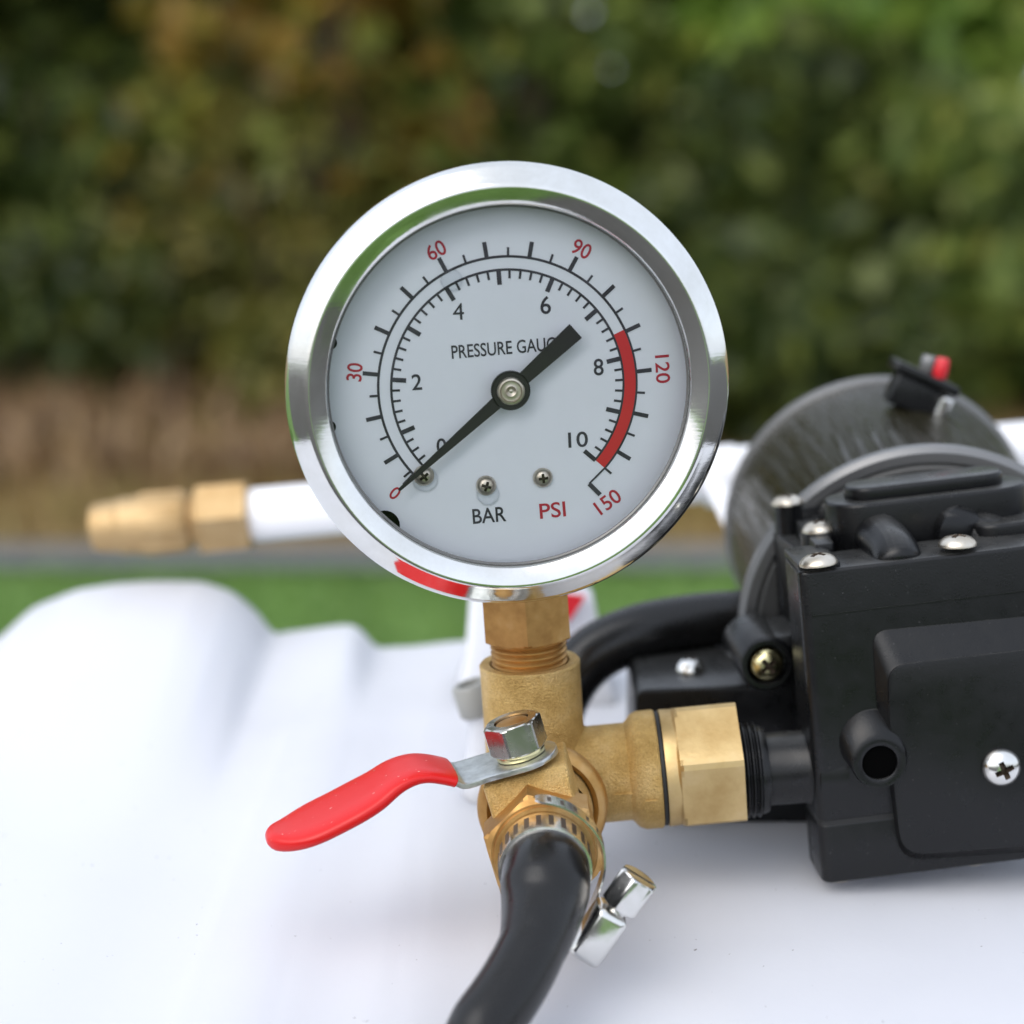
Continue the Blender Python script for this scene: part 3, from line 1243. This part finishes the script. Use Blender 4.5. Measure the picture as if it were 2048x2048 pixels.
def lever_ring(i, wd, th, k=24, sq=4.0):
    t = (LP[min(i + 1, len(LP) - 1)] - LP[max(i - 1, 0)]).normalized()
    wvec = Vector((0, 1, 0)).lerp(WV, sm(cum[i], 110, 200)).normalized()
    n_ = t.cross(wvec).normalized()
    if n_.z < 0:
        n_ = -n_
    rg = []
    for q in range(k):
        a = 2 * math.pi * q / k
        c, s = math.cos(a), math.sin(a)
        e = 2 / sq
        rg.append(LP[i] + wvec * wd / 2 * math.copysign(abs(c) ** e, c) + n_ * th / 2 * math.copysign(abs(s) ** e, s))
    return rg


tot = cum[-1]
lever = thing_l = None
g = G()
rings = []
s_red = cum[[i for i, p in enumerate(LP) if p.x < P(905, 1550, YH).x][0]]
for i, p in enumerate(LP):
    s = cum[i]
    if s > s_red + 60:
        break
    if s < 74:
        wd = 2 * math.sqrt(max(78 ** 2 - (78 - s * 78 / 74) ** 2, 30))
    else:
        wd = 156 - 18 * sm(s, 100, 190)
    rings.append(lever_ring(i, wd, 13, 24, 9))
g.loft(rings)
lever = part('lever', g, 'zinc', valve, 50)
g = G()
rings = []
for i, p in enumerate(LP):
    s = cum[i]
    if s < s_red:
        continue
    u_ = (s - s_red) / (tot - s_red)
    wd = 146 + 46 * sm(u_, .15, .55) - 46 * sm(u_, .70, 1)
    th = 29 + 10 * sm(u_, .1, .5)
    e_ = (tot - s)
    if e_ < 95:
        wd *= math.sqrt(max(1 - ((95 - e_) / 95) ** 2, .02)) * .9 + .1
    if e_ < 22:
        th *= math.sqrt(max(1 - ((22 - e_) / 22) ** 2, .05))
    rings.append(lever_ring(i, wd, th, 32, 3.0))
g.loft(rings)
sl = part('red_sleeve', g, 'red_vinyl', lever, 60)
sub = sl.modifiers.new('smooth', 'SUBSURF')
sub.levels = 1
sub.render_levels = 2

# ================================================================== delivery hose and its clamp
hx0 = ring_c.x
hz0 = ring_c.z
hp = [Vector((hx0, ring_c.y - 282, hz0)), Vector((hx0, ring_c.y - 330, hz0)), Vector((hx0, ring_c.y - 400, hz0 - 2)), P(1084, 1822, -420), P(1066, 1890, -500), P(1028, 1965, -570), P(975, 2042, -640),
      P(905, 2125, -705)]
for x_, y_ in ((-330, -800), (-640, -830), (-1150, -820), (-1650, -830)):
    hp.append(Vector((x_, y_, tank_z(x_, y_) + 66)))
hp.append(Vector((-1930, -960, tank_z(-1800, -860) - 60)))
hp.append(Vector((-2050, -1010, -1700)))
hp.append(Vector((-2100, -1020, -2800)))
hp.append(Vector((-2150, -1030, -5000)))
hp.append(Vector((-2250, -1200, ZG / U + 70)))
hp.append(Vector((-3400, -2000, ZG / U + 70)))
pth = smoothpath(hp, 10)
rad = [86 if i < 24 else max(64, 86 - (i - 24) * 1.3) for i in range(len(pth))]
g = G()
g.tube(pth, rad, 40)
hose = thing('delivery_hose', 'black rubber hose clamped to the ball valve, curving down to the bottom edge', 'hose', hp[0])
part('tube', g, 'hose', hose, 60)

clampx = ring_c.y - 318
CF = axisframe(Vector((hx0, clampx, hz0)), Vector((0, -1, 0)), Vector((1, 0, 0)))   # local z towards the viewer
clamp = thing('hose_clamp', 'steel worm drive clamp with loose band end round the black hose below the valve', 'hose clamp', (hx0, clampx, hz0))
g = G()
g.lathe([(86, -40), (91.5, -39), (91.5, 39), (86, 40)], CF, 96)
band = part('band', g, 'steel', clamp, 40)
xl, yl = Vector(CF.col[0][:3]), Vector(CF.col[1][:3])
sg = G()
sg.box(-5, 5, -1.2, 1.2, -24, 24)
SLOT = mesh_from(sg, 'slot', Vector((0, 0, 0)), 0)
SLOT.materials.append(MT['recess'])
for k in range(12):
    a = R(5 + k * 15.5)                                # world angle from +x, over the top
    dirw = Vector((math.cos(a), 0, math.sin(a)))
    c = Vector((hx0, clampx, hz0)) + dirw * 91.2
    t = Vector((-math.sin(a), 0, math.cos(a)))
    M = Matrix((t, dirw, Vector((0, -1, 0)))).transposed().to_4x4()
    put('slot', SLOT, band, Matrix.Translation(c) @ M)
# loose end of the band
tp = [P(x, y, -285) for x, y in ((1178, 1822), (1196, 1780), (1208, 1735), (1206, 1690), (1189, 1656), (1162, 1629), (1130, 1610), (1098, 1600), (1070, 1597))]
tp = smoothpath(tp, 5)
g = G()
rings = []
for i, p in enumerate(tp):
    t = (tp[min(i + 1, len(tp) - 1)] - tp[max(i - 1, 0)]).normalized()
    n_ = Vector((t.z, 0, -t.x))
    hw = 23 if i < len(tp) - 3 else 23 - 4 * (i - len(tp) + 4)
    rings.append([p + Vector((0, -hw, 0)) - n_ * 2, p + Vector((0, hw, 0)) - n_ * 2, p + Vector((0, hw, 0)) + n_ * 2, p + Vector((0, -hw, 0)) + n_ * 2])
g.loft(rings)
tailb = part('band_tail', g, 'steel', clamp, 40)
for k in range(7):
    i = len(tp) - 6 - k * 4
    p = tp[i]
    t = (tp[i + 1] - tp[i - 1]).normalized()
    n_ = Vector((t.z, 0, -t.x))
    M = Matrix((t, n_, t.cross(n_))).transposed().to_4x4()
    put('slot', SLOT, tailb, Matrix.Translation(p + n_ * .8) @ M @ Matrix.Diagonal((.8, 1, .5, 1)))
# worm housing and screw
hc = P(1206, 1862, -350)
ang = R(57)
ax = Vector((math.cos(ang), 0, math.sin(ang)))
pp = Vector((math.sin(ang), 0, -math.cos(ang)))      # away from the hose, down right
HF = Matrix((ax, Vector((0, 1, 0)), pp)).transposed().to_4x4()
HF = Matrix.Translation(hc) @ HF
g = G()
g.box(-64, 50, -40, 38, -42, 26, HF)
part('worm_housing', g, 'steel', clamp, 40, 14, 4)
SF = axisframe(hc + ax * 40 + pp * -2, ax, Vector((0, 1, 0)))
g = G()
g.lathe([(20, -30), (20, 22)], SF, 32, True, True)
scw = part('clamp_screw', g, 'steel', clamp, 40)
g = G()
hexnut(g, 42, 20, 92, SF, 10, True, True)
hd = part('screw_head', g, 'steel', scw, 17)
cg = G()
cg.box(-60, 60, -5, 5, 76, 120, SF)
cut(hd, [(cg, Vector(clamp.location) / U)])

# ================================================================== diaphragm pump
po = P(1597, 1140, 70)
PF = frame(po, 6.0, 3.5)
pump = thing('diaphragm_pump', 'black diaphragm pump with finned motor and brass inlet nut at the right', 'pump', P(1850, 1690, 500))


def hp2(px_, py_, y):
    q = hit(PF, px_, py_, y=y)
    return (q.x, q.z)


def rounded(poly, r, n=5):
    """round the corners of a polygon"""
    out = []
    m_ = len(poly)
    for i in range(m_):
        a, b, c = Vector(poly[i - 1]), Vector(poly[i]), Vector(poly[(i + 1) % m_])
        rr = r[i] if isinstance(r, (list, tuple)) else r
        if rr <= 0:
            out.append((b.x, b.y))
            continue
        d1, d2 = (a - b).normalized(), (c - b).normalized()
        rr = min(rr, (a - b).length * .45, (c - b).length * .45)
        p0, p2 = b + d1 * rr, b + d2 * rr
        for k in range(n + 1):
            t = k / n
            q = (1 - t) ** 2 * p0 + 2 * t * (1 - t) * b + t * t * p2
            out.append((q.x, q.y))
    return out


W = 640.
bl = hp2(1640, 1650, 0)
b2 = hp2(1668, 1768, 0)
zs = bl[1]
# head front block (plan outline rounded, extruded in z)
g = G()
g.prism(rounded([(0, 0), (W, 0), (W, 150), (0, 150)], [26, 26, 10, 10], 6), -6, zs + 4, PF, 'z')
head = part('head', g, 'plastic', pump, 40, 8, 3)
g = G()
g.prism(rounded([(3, 3), (W - 3, 3), (W - 3, 147), (3, 147)], [24, 24, 8, 8], 6), zs + 8, zs - 6, PF, 'z')
part('seam_gap', g, 'seal', head, 40)
g = G()
g.prism(rounded([(2, 2), (W - 2, 2), (W - 2, 150), (2, 150)], [26, 26, 10, 10], 6), zs - 2, b2[1], PF, 'z')
part('lower_cover', g, 'plastic', pump, 40, 14, 3)
# thin parting line near the top of the front
g = G()
g.box(22, W - 22, -1.6, 4, -101, -104, PF)
part('parting_line', g, 'plastic', head, 0)
# raised panel with chamfered edge
base = [hp2(1744, 1262, 0), hp2(2120, 1226, 0), hp2(2240, 1690, 0), hp2(1800, 1722, 0), hp2(1778, 1560, 0), hp2(1752, 1400, 0)]
frnt = [hp2(1776, 1332, -28), hp2(2120, 1292, -28), hp2(2240, 1680, -28), hp2(1803, 1712, -28), hp2(1786, 1560, -28), hp2(1778, 1420, -28)]
rb = rounded(base, [34, 20, 20, 55, 6, 6], 6)
rf = rounded(frnt, [40, 20, 20, 55, 6, 6], 6)
g = G()
g.loft([[(x, 6, z) for x, z in rb], [(x, -2, z) for x, z in rb], [(x, -26, z) for x, z in rf], [(x * .999 + .3, -30, z * .998) for x, z in rf]], PF)
part('front_panel', g, 'plastic', head, 30, 3, 2)
# tapered boss with a hole, its dark inside painted by a black disc
cb = hp2(1745, 1482, 0)
cf = hp2(1760, 1526, -40)
g = G()
rings = []
for t, r, y in ((0, 74, 8), (0, 70, -4), (.9, 60, -35), (1., 56, -40), (1., 41, -41), (1., 38, -39), (1., 37, 20)):
    cx, cz = cb[0] + (cf[0] - cb[0]) * t, cb[1] + (cf[1] - cb[1]) * t
    rings.append([(cx + r * math.cos(a), y, cz + r * math.sin(a)) for a in [2 * math.pi * k / 48 for k in range(48)]])
g.loft(rings, PF, cap=True)
part('front_boss', g, 'plastic', head, 40)
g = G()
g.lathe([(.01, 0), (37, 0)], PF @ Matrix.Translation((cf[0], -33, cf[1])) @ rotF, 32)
part('hole_shade', g, 'hole_shade', head, 0)  # flat disc, the hole's shade is put into its colour
# front screw
c = hp2(2003, 1535, -36)
put('panel_screw', SCREW_STEEL, pump, PF @ Matrix.Translation((c[0], -32, c[1])) @ rotF @ Matrix.Rotation(R(20), 4, 'Z') @ Matrix.Diagonal((1.05, 1.05, 1.1, 1)))
# top deck behind the front rim
g = G()
g.prism(rounded([(60, 140), (W, 140), (W, 520), (30, 520)], [10, 10, 10, 10], 4), -24, zs * .93, PF, 'z')
part('valve_deck', g, 'plastic', pump, 40, 6, 2)
# corner pad, side rail, screw lugs
g = G()
g.prism(rounded([(4, 12), (92, 12), (92, 128), (66, 180), (4, 180)], [18, 8, 12, 12, 12], 4), -14, 6, PF, 'z')
part('corner_pad', g, 'plastic', head, 40, 5, 2)
for (x, y, zz, r) in ((1637, 1127, 8, 39), (1640, 1060, 16, 39), (1915, 1090, 6, 39)):
    q = hit(PF, x, y, z=zz)
    if zz > 10:
        g = G()
        g.lathe([(44, -60), (44, zz - 5), (41, zz - 1)], PF @ Matrix.Translation((q.x, q.y, 0)), 40, True, True)
        part('screw_lug', g, 'plastic', pump, 40)
    put('deck_screw', SCREW_NICKEL, pump, PF @ Matrix.Translation((q.x, q.y, zz - 1)) @ Matrix.Rotation(R(25 + x), 4, 'Z') @ Matrix.Rotation(R(3), 4, 'X'))
for px_, py_, in ((1690, 1768), (1963, 1740)):
    q = hit(PF, px_, py_, z=b2[1] - 6)
    put('base_screw', SCREW_NICKEL, pump, PF @ Matrix.Translation((q.x, 60, b2[1] + 4)) @ Matrix.Rotation(math.pi, 4, 'X'))


def stadium(x0, x1, y, r, n=14):
    o = [(x1 + r * math.sin(math.pi * k / n), y - r * math.cos(math.pi * k / n)) for k in range(n + 1)]
    o += [(x0 - r * math.sin(math.pi * k / n), y + r * math.cos(math.pi * k / n)) for k in range(n + 1)]
    return o


q0 = hit(PF, 1720, 965, z=112)
q1 = hit(PF, 1968, 943, z=112)
yy = (q0.y + q1.y) / 2
g = G()
g.prism(stadium(q0.x - 6, q1.x + 14, yy, 80), -30, 84, PF, 'z')
part('valve_cap_base', g, 'plastic', pump, 40, 8, 3)
g = G()
g.prism(stadium(q0.x + 12, q1.x - 8, yy + 2, 52), 80, 112, PF, 'z')
part('valve_cap', g, 'plastic', pump, 40, 8, 3)
q0 = hit(PF, 1985, 1040, z=20)
g = G()
g.prism(stadium(q0.x, q0.x + 260, q0.y, 46), -30, 20, PF, 'z')
part('valve_cap', g, 'plastic', pump, 40, 8, 3)
# rounded channels that run forward from the valve caps
for x, y0_, y1_, r in ((1772, None, 36, 56), (1952, None, 150, 56)):
    q = hit(PF, x, 1060, z=30)
    pts = [Vector((q.x - 8, yy, 4)), Vector((q.x - 6, yy - 70, 4)), Vector((q.x + (0 if x < 1900 else 20), y1_ + 60, -8)), Vector((q.x + (0 if x < 1900 else 60), y1_ + 22, -22)), Vector((q.x + (0 if x < 1900 else 80), y1_, -42))]
    pts = smoothpath(pts, 5)
    n_ = len(pts)
    g = G()
    rr = [r * (1 - .05 * i / n_) if i < n_ - 4 else r * (.93 - .16 * (i - n_ + 4)) for i in range(n_)]
    g.tube(pts, rr, 28)
    g.v = [PF @ v for v in g.v]
    part('channel', g, 'plastic', pump, 60)

# flange behind the deck with side post and lug
g = G()
fl = rounded([(60, 10), (90, 30), (W, 30), (W, zs), (90, zs), (60, -330)], [20, 20, 20, 20, 40, 30], 5)
g.prism(fl, 440, 520, PF)
part('rear_flange', g, 'plastic', pump, 40, 6, 2)
q = hit(PF, 1574, 1002, z=50)
g = G()
g.lathe([(40, -330), (33, -40), (31, 44)], PF @ Matrix.Translation((q.x, q.y, 0)), 32, True, True)
part('side_post', g, 'plastic', pump, 40)
put('deck_screw', SCREW_NICKEL, pump, PF @ Matrix.Translation((q.x, q.y, 44)) @ Matrix.Rotation(R(15), 4, 'Z') @ Matrix.Diagonal((.9, .9, .9, 1)))
g = G()
g.prism(rounded([(q.x + 6, q.y - 40), (q.x + 60, q.y - 40), (110, 150), (70, 150)], 8), -20, 12, PF, 'z')
part('side_rail', g, 'plastic', pump, 40, 4, 2)
for a, b in (((1618, 1012), (1672, 1000)), ((1622, 1030), (1676, 1022))):
    u0, u1 = hit(PF, *a, z=10), hit(PF, *b, z=10)
    g = G()
    g.box(u0.x, u1.x + 20, u0.y - 12, u0.y + 12, -20, 8, PF)
    part('rib', g, 'plastic', pump, 40, 3, 2)
# lug with yellow zinc screw on the left
c = hp2(1534, 1329, 250)
LM = PF @ Matrix.Translation((c[0], 250, c[1])) @ rotF
g = G()
g.lathe([(66, -200), (62, -4), (56, 4), (46, 4), (46, -20)], LM, 40, True)
part('screw_lug', g, 'plastic', pump, 40)
put('lug_screw', SCREW_YZINC, pump, PF @ Matrix.Translation((c[0], 262, c[1])) @ rotF @ Matrix.Rotation(R(35), 4, 'Z'))
g = G()
g.box(c[0] + 20, 120, 270, 440, c[1] - 60, c[1] + 56, PF)
part('lug_web', g, 'plastic', pump, 40, 8, 2)

# inlet port: plain pipe and thread
bo_ = lambda x: P(x, 1540 - (x - 1500) * .07, 170)
PB = axisframe(bo_(1500), bo_(1620) - bo_(1500), Vector((0, 1, 0)))
g = G()
g.lathe([(79, 0), (79, 116), (84, 126), (100, 140), (100, 200)], PB, 64)
part('inlet_pipe', g, 'plastic', pump, 40)
g = G()
prof = [(60, -60)]
for k in range(6):
    h = -58 + k * 13
    prof += [(96, h), (103, h + 5), (103, h + 7), (96, h + 12)]
prof += [(96, 26), (92, 34), (78, 36)]
g.lathe(prof, PB, 72, True)
part('inlet_thread', g, 'plastic', pump, 30)

# motor: barrel, rims, end bell
m0, m1 = P(1850, 1250, 560), P(1752, 1046, 1330)
MA = axisframe(m0, m1 - m0, Vector((0, 0, 1)))
L = (m1 - m0).length
RM = 433.
g = G()
g.lathe([(60, -10), (RM - 92, -10), (RM - 84, -20), (RM - 44, -22), (RM - 38, -12), (RM - 30, -4)], MA, 120)
part('motor_face', g, 'dull_grey', pump, 30)
g = G()
g.lathe([(RM - 34, -8), (RM - 30, -16), (RM - 8, -16), (RM + 4, -4), (RM + 4, 22), (RM - 2, 26)], MA, 140)
part('front_rim', g, 'rim', pump, 40)
g = G()
RB = 402.
g.lathe([(RB + 14, 10), (RB + 6, 24), (RB, 40), (RB - 2, L - 30), (RB - 3, L), (60, L + 6)], MA, 140)
motor = part('motor_barrel', g, 'motor', pump, 40)
g = G()
g.lathe([(RB - 4, L - 26), (RB + 10, L - 20), (RB + 12, L - 6), (RB + 4, L + 14), (RB - 40, L + 26), (60, L + 30)], MA, 140)
part('rear_rim', g, 'rim', pump, 40)
xl, yl = Vector(MA.col[0][:3]), Vector(MA.col[1][:3])
for k in range(4):                                   # pressed vents on top of the barrel
    q = P(1668 + 38 * k, 862 - 4 * k, 800)
    a = math.atan2((q - m0).dot(yl), (q - m0).dot(xl))
    g = G()
    arcp = []
    for hh in (120, 300):
        for da in (-.022, .022):
            arcp.append((hh, a + da))
    rg = lambda r, hh, w_: [(r * math.cos(a + t), r * math.sin(a + t), hh) for t in (-w_, w_)]
    vs_ = [(*rg(RB - 8, 60, .034)[0],), (*rg(RB - 8, 60, .034)[1],), (*rg(RB - 8, 420, .034)[1],), (*rg(RB - 8, 420, .034)[0],),
           (*rg(RB + 3, 90, .022)[0],), (*rg(RB + 3, 90, .022)[1],), (*rg(RB + 3, 380, .022)[1],), (*rg(RB + 3, 380, .022)[0],)]
    g.add(vs_, [(0, 3, 2, 1), (4, 5, 6, 7), (0, 1, 5, 4), (1, 2, 6, 5), (2, 3, 7, 6), (3, 0, 4, 7)], MA)
    part('cooling_rib', g, 'motor', motor, 40, 4, 2)
# terminal clip with grey knob and red plug on top of the motor
tf = [P(1785, 728, 1000), P(1910, 785, 1000)]
td = (tf[1] - tf[0]).normalized()
TM = Matrix((td, Vector((0, 1, 0)), td.cross(Vector((0, 1, 0))))).transposed().to_4x4()
TM = Matrix.Translation(tf[0]) @ TM
g = G()
Lc = (tf[1] - tf[0]).length
g.box(0, Lc, -50, 60, -10, 16, TM)
g.box(20, Lc - 20, -30, 40, -90, -8, TM)
clip = part('terminal_clip', g, 'plastic', motor, 40, 8, 3)
kp = P(1862, 712, 1000)
g = G()
g.tube([P(1850, 752, 1000), P(1858, 725, 1000), kp], [16, 22, 20], 20)
part('knob', g, 'rim', clip, 40, 4, 2)
g = G()
g.tube([P(1878, 757, 985), P(1882, 738, 985), P(1887, 716, 985)], [17, 19, 16], 20)
part('red_plug', g, 'red', clip, 40, 4, 2)
g = G()
sc_ = P(1893, 800, 960)
g.lathe([(18, -90), (18, 3), (12, 9), (2, 11)], axisframe(sc_, Vector((.3, -.2, .9))), 20, True, True)
part('clip_screw', g, 'steel', motor, 40)

# mounting foot under the motor
f0 = P(1271, 1380, 470)
f1 = P(1335, 1682, 470)
g = G()
zf_ = tank_z(500, 600) - 4
zl = f0.z
g.prism(rounded([(f0.x, zl), (f0.x + 900, zl + 40), (f0.x + 900, zf_), (f0.x + 70, zf_), (f0.x, zf_ + 40)], [26, 10, 20, 40, 40], 5), 470, 800, None)
foot = part('mounting_foot', g, 'plastic', pump, 40, 10, 3)
q = P(1380, 1326, 600)
put('foot_screw', SCREW_STEEL, foot, Matrix.Translation((q.x, 600, zl + 8)) @ Matrix.Rotation(R(30), 4, 'Z') @ Matrix.Diagonal((.9, .9, 1.2, 1)))
g = G()
g.box(f0.x + 300, f0.x + 850, 560, 1120, zl - 10, m0.z - 330)
part('saddle', g, 'plastic', pump, 40, 12, 2)

# ================================================================== suction hose behind the tee
zt_ = tank_z(80, 760)
sp = [P(1560, 1235, 860), P(1470, 1238, 850), P(1380, 1246, 830), P(1280, 1265, 800), P(1200, 1300, 780), P(1145, 1352, 770), P(1112, 1420, 765), P(1098, 1500, 765)]
sp.append(Vector((sp[-1].x - 6, 765, tank_z(sp[-1].x, 765) + 4)))
g = G()
g.tube(smoothpath(sp, 8), 72, 32)
suction = thing('suction_hose', 'thick black suction hose arching behind the brass tee to the tank', 'hose', sp[-1])
part('tube', g, 'hose', suction, 60)

# grey outlet elbow on the tank, left of and behind the tee
m = Mat('grey_nylon', (.30, .30, .28), .45)
MT['nylon'] = m.m
eo = P(944, 1395, 640)
outlet = thing('outlet_fitting', 'blurred grey tank outlet cap on a pale stub left behind the tee', 'pipe fitting', (eo.x, eo.y, tank_z(eo.x, eo.y)))
g = G()
tz = tank_z(eo.x, eo.y)
e1_ = P(958, 1424, 640)
lean = (P(938, 1365, 640) - e1_).normalized()
g.tube([Vector((e1_.x + 14, 640, tz - 6)), e1_ + Vector((6, 0, 0)) - lean * 30, e1_ + lean * 4], [58, 40, 38], 28)
part('stub', g, 'tank', outlet, 40)
EM = axisframe(e1_, lean)
g = G()
g.lathe([(44, -2), (47, 2), (46, 70), (41, 76), (30, 76), (28, 40)], EM, 36, True, True)
part('cap', g, 'nylon', outlet, 40)

# ================================================================== spray lance and its bracket
YL = 1900.
l0, l1 = P(490, 1031, YL), P(2400, 866, YL)
LM_ = axisframe(l0, l1 - l0, Vector((0, 1, 0)))
kpx = (4 - 0) and (YL - CAM.y) / 3857.
lance = thing('spray_lance', 'blurred white spray lance with brass nozzle behind the gauge', 'spray lance', l0)
g = G()
g.cyl(80, -10, (l1 - l0).length, LM_, 48)
part('lance_tube', g, 'white', lance, 40, 4, 2)
s_ = 1.485
lx = lambda x: (x - 490) * s_
g = G()
hexnut(g, 116, lx(396), lx(503), LM_, 20, True, True)
part('collar_nut', g, 'dull_brass', lance, 17)
g = G()
g.lathe([(66, lx(400)), (74, lx(392)), (74, lx(384)), (84, lx(380)), (92, lx(370)), (92, lx(300)), (90, lx(268)), (86, lx(264)), (86, lx(236)), (80, lx(232)), (76, lx(200)), (70, lx(180)), (45, lx(176)), (30, lx(186)), (28, lx(210))], LM_, 48)
nz = part('nozzle', g, 'dull_brass', lance, 40)
for k in range(8):                                   # grip flats moulded along the nozzle
    a = 2 * math.pi * k / 8
    g = G()
    MMk = LM_ @ Matrix.Rotation(a, 4, 'Z')
    g.loft([[(88, -16, lx(366)), (95, -10, lx(366)), (95, 10, lx(366)), (88, 16, lx(366))],
            [(86, -16, lx(290)), (96, -10, lx(290)), (96, 10, lx(290)), (86, 16, lx(290))],
            [(80, -12, lx(262)), (84, -8, lx(262)), (84, 8, lx(262)), (80, 12, lx(262))]], MMk)
    part('grip_rib', g, 'dull_brass', nz, 30)

bracket = thing('lance_bracket', 'white slanted bracket holding the lance between gauge and motor', 'bracket', P(1480, 1270, YL))
g = G()
b0, b1 = P(1430, 965, YL - 95), P(1545, 1210, 1150)
b1 = Vector((b1.x, b1.y, b1.z))
pts = [b0, b0.lerp(b1, .5), b1, Vector((b1.x + 60, b1.y, tank_z(b1.x + 60, b1.y) - 2))]
rings = []
for p in pts:
    rings.append([p + Vector((-34, -14, 0)), p + Vector((34, -14, 0)), p + Vector((34, 14, 0)), p + Vector((-34, 14, 0))])
g.loft(rings)
part('strut', g, 'white', bracket, 40, 6, 2)
g = G()
cen = P(1440, 952, YL)
CLM = axisframe(cen, l1 - l0, Vector((0, 1, 0)))
g.lathe([(80, -50), (92, -48), (92, 48), (80, 50)], CLM, 40)
part('lance_clip', g, 'white', bracket, 40)
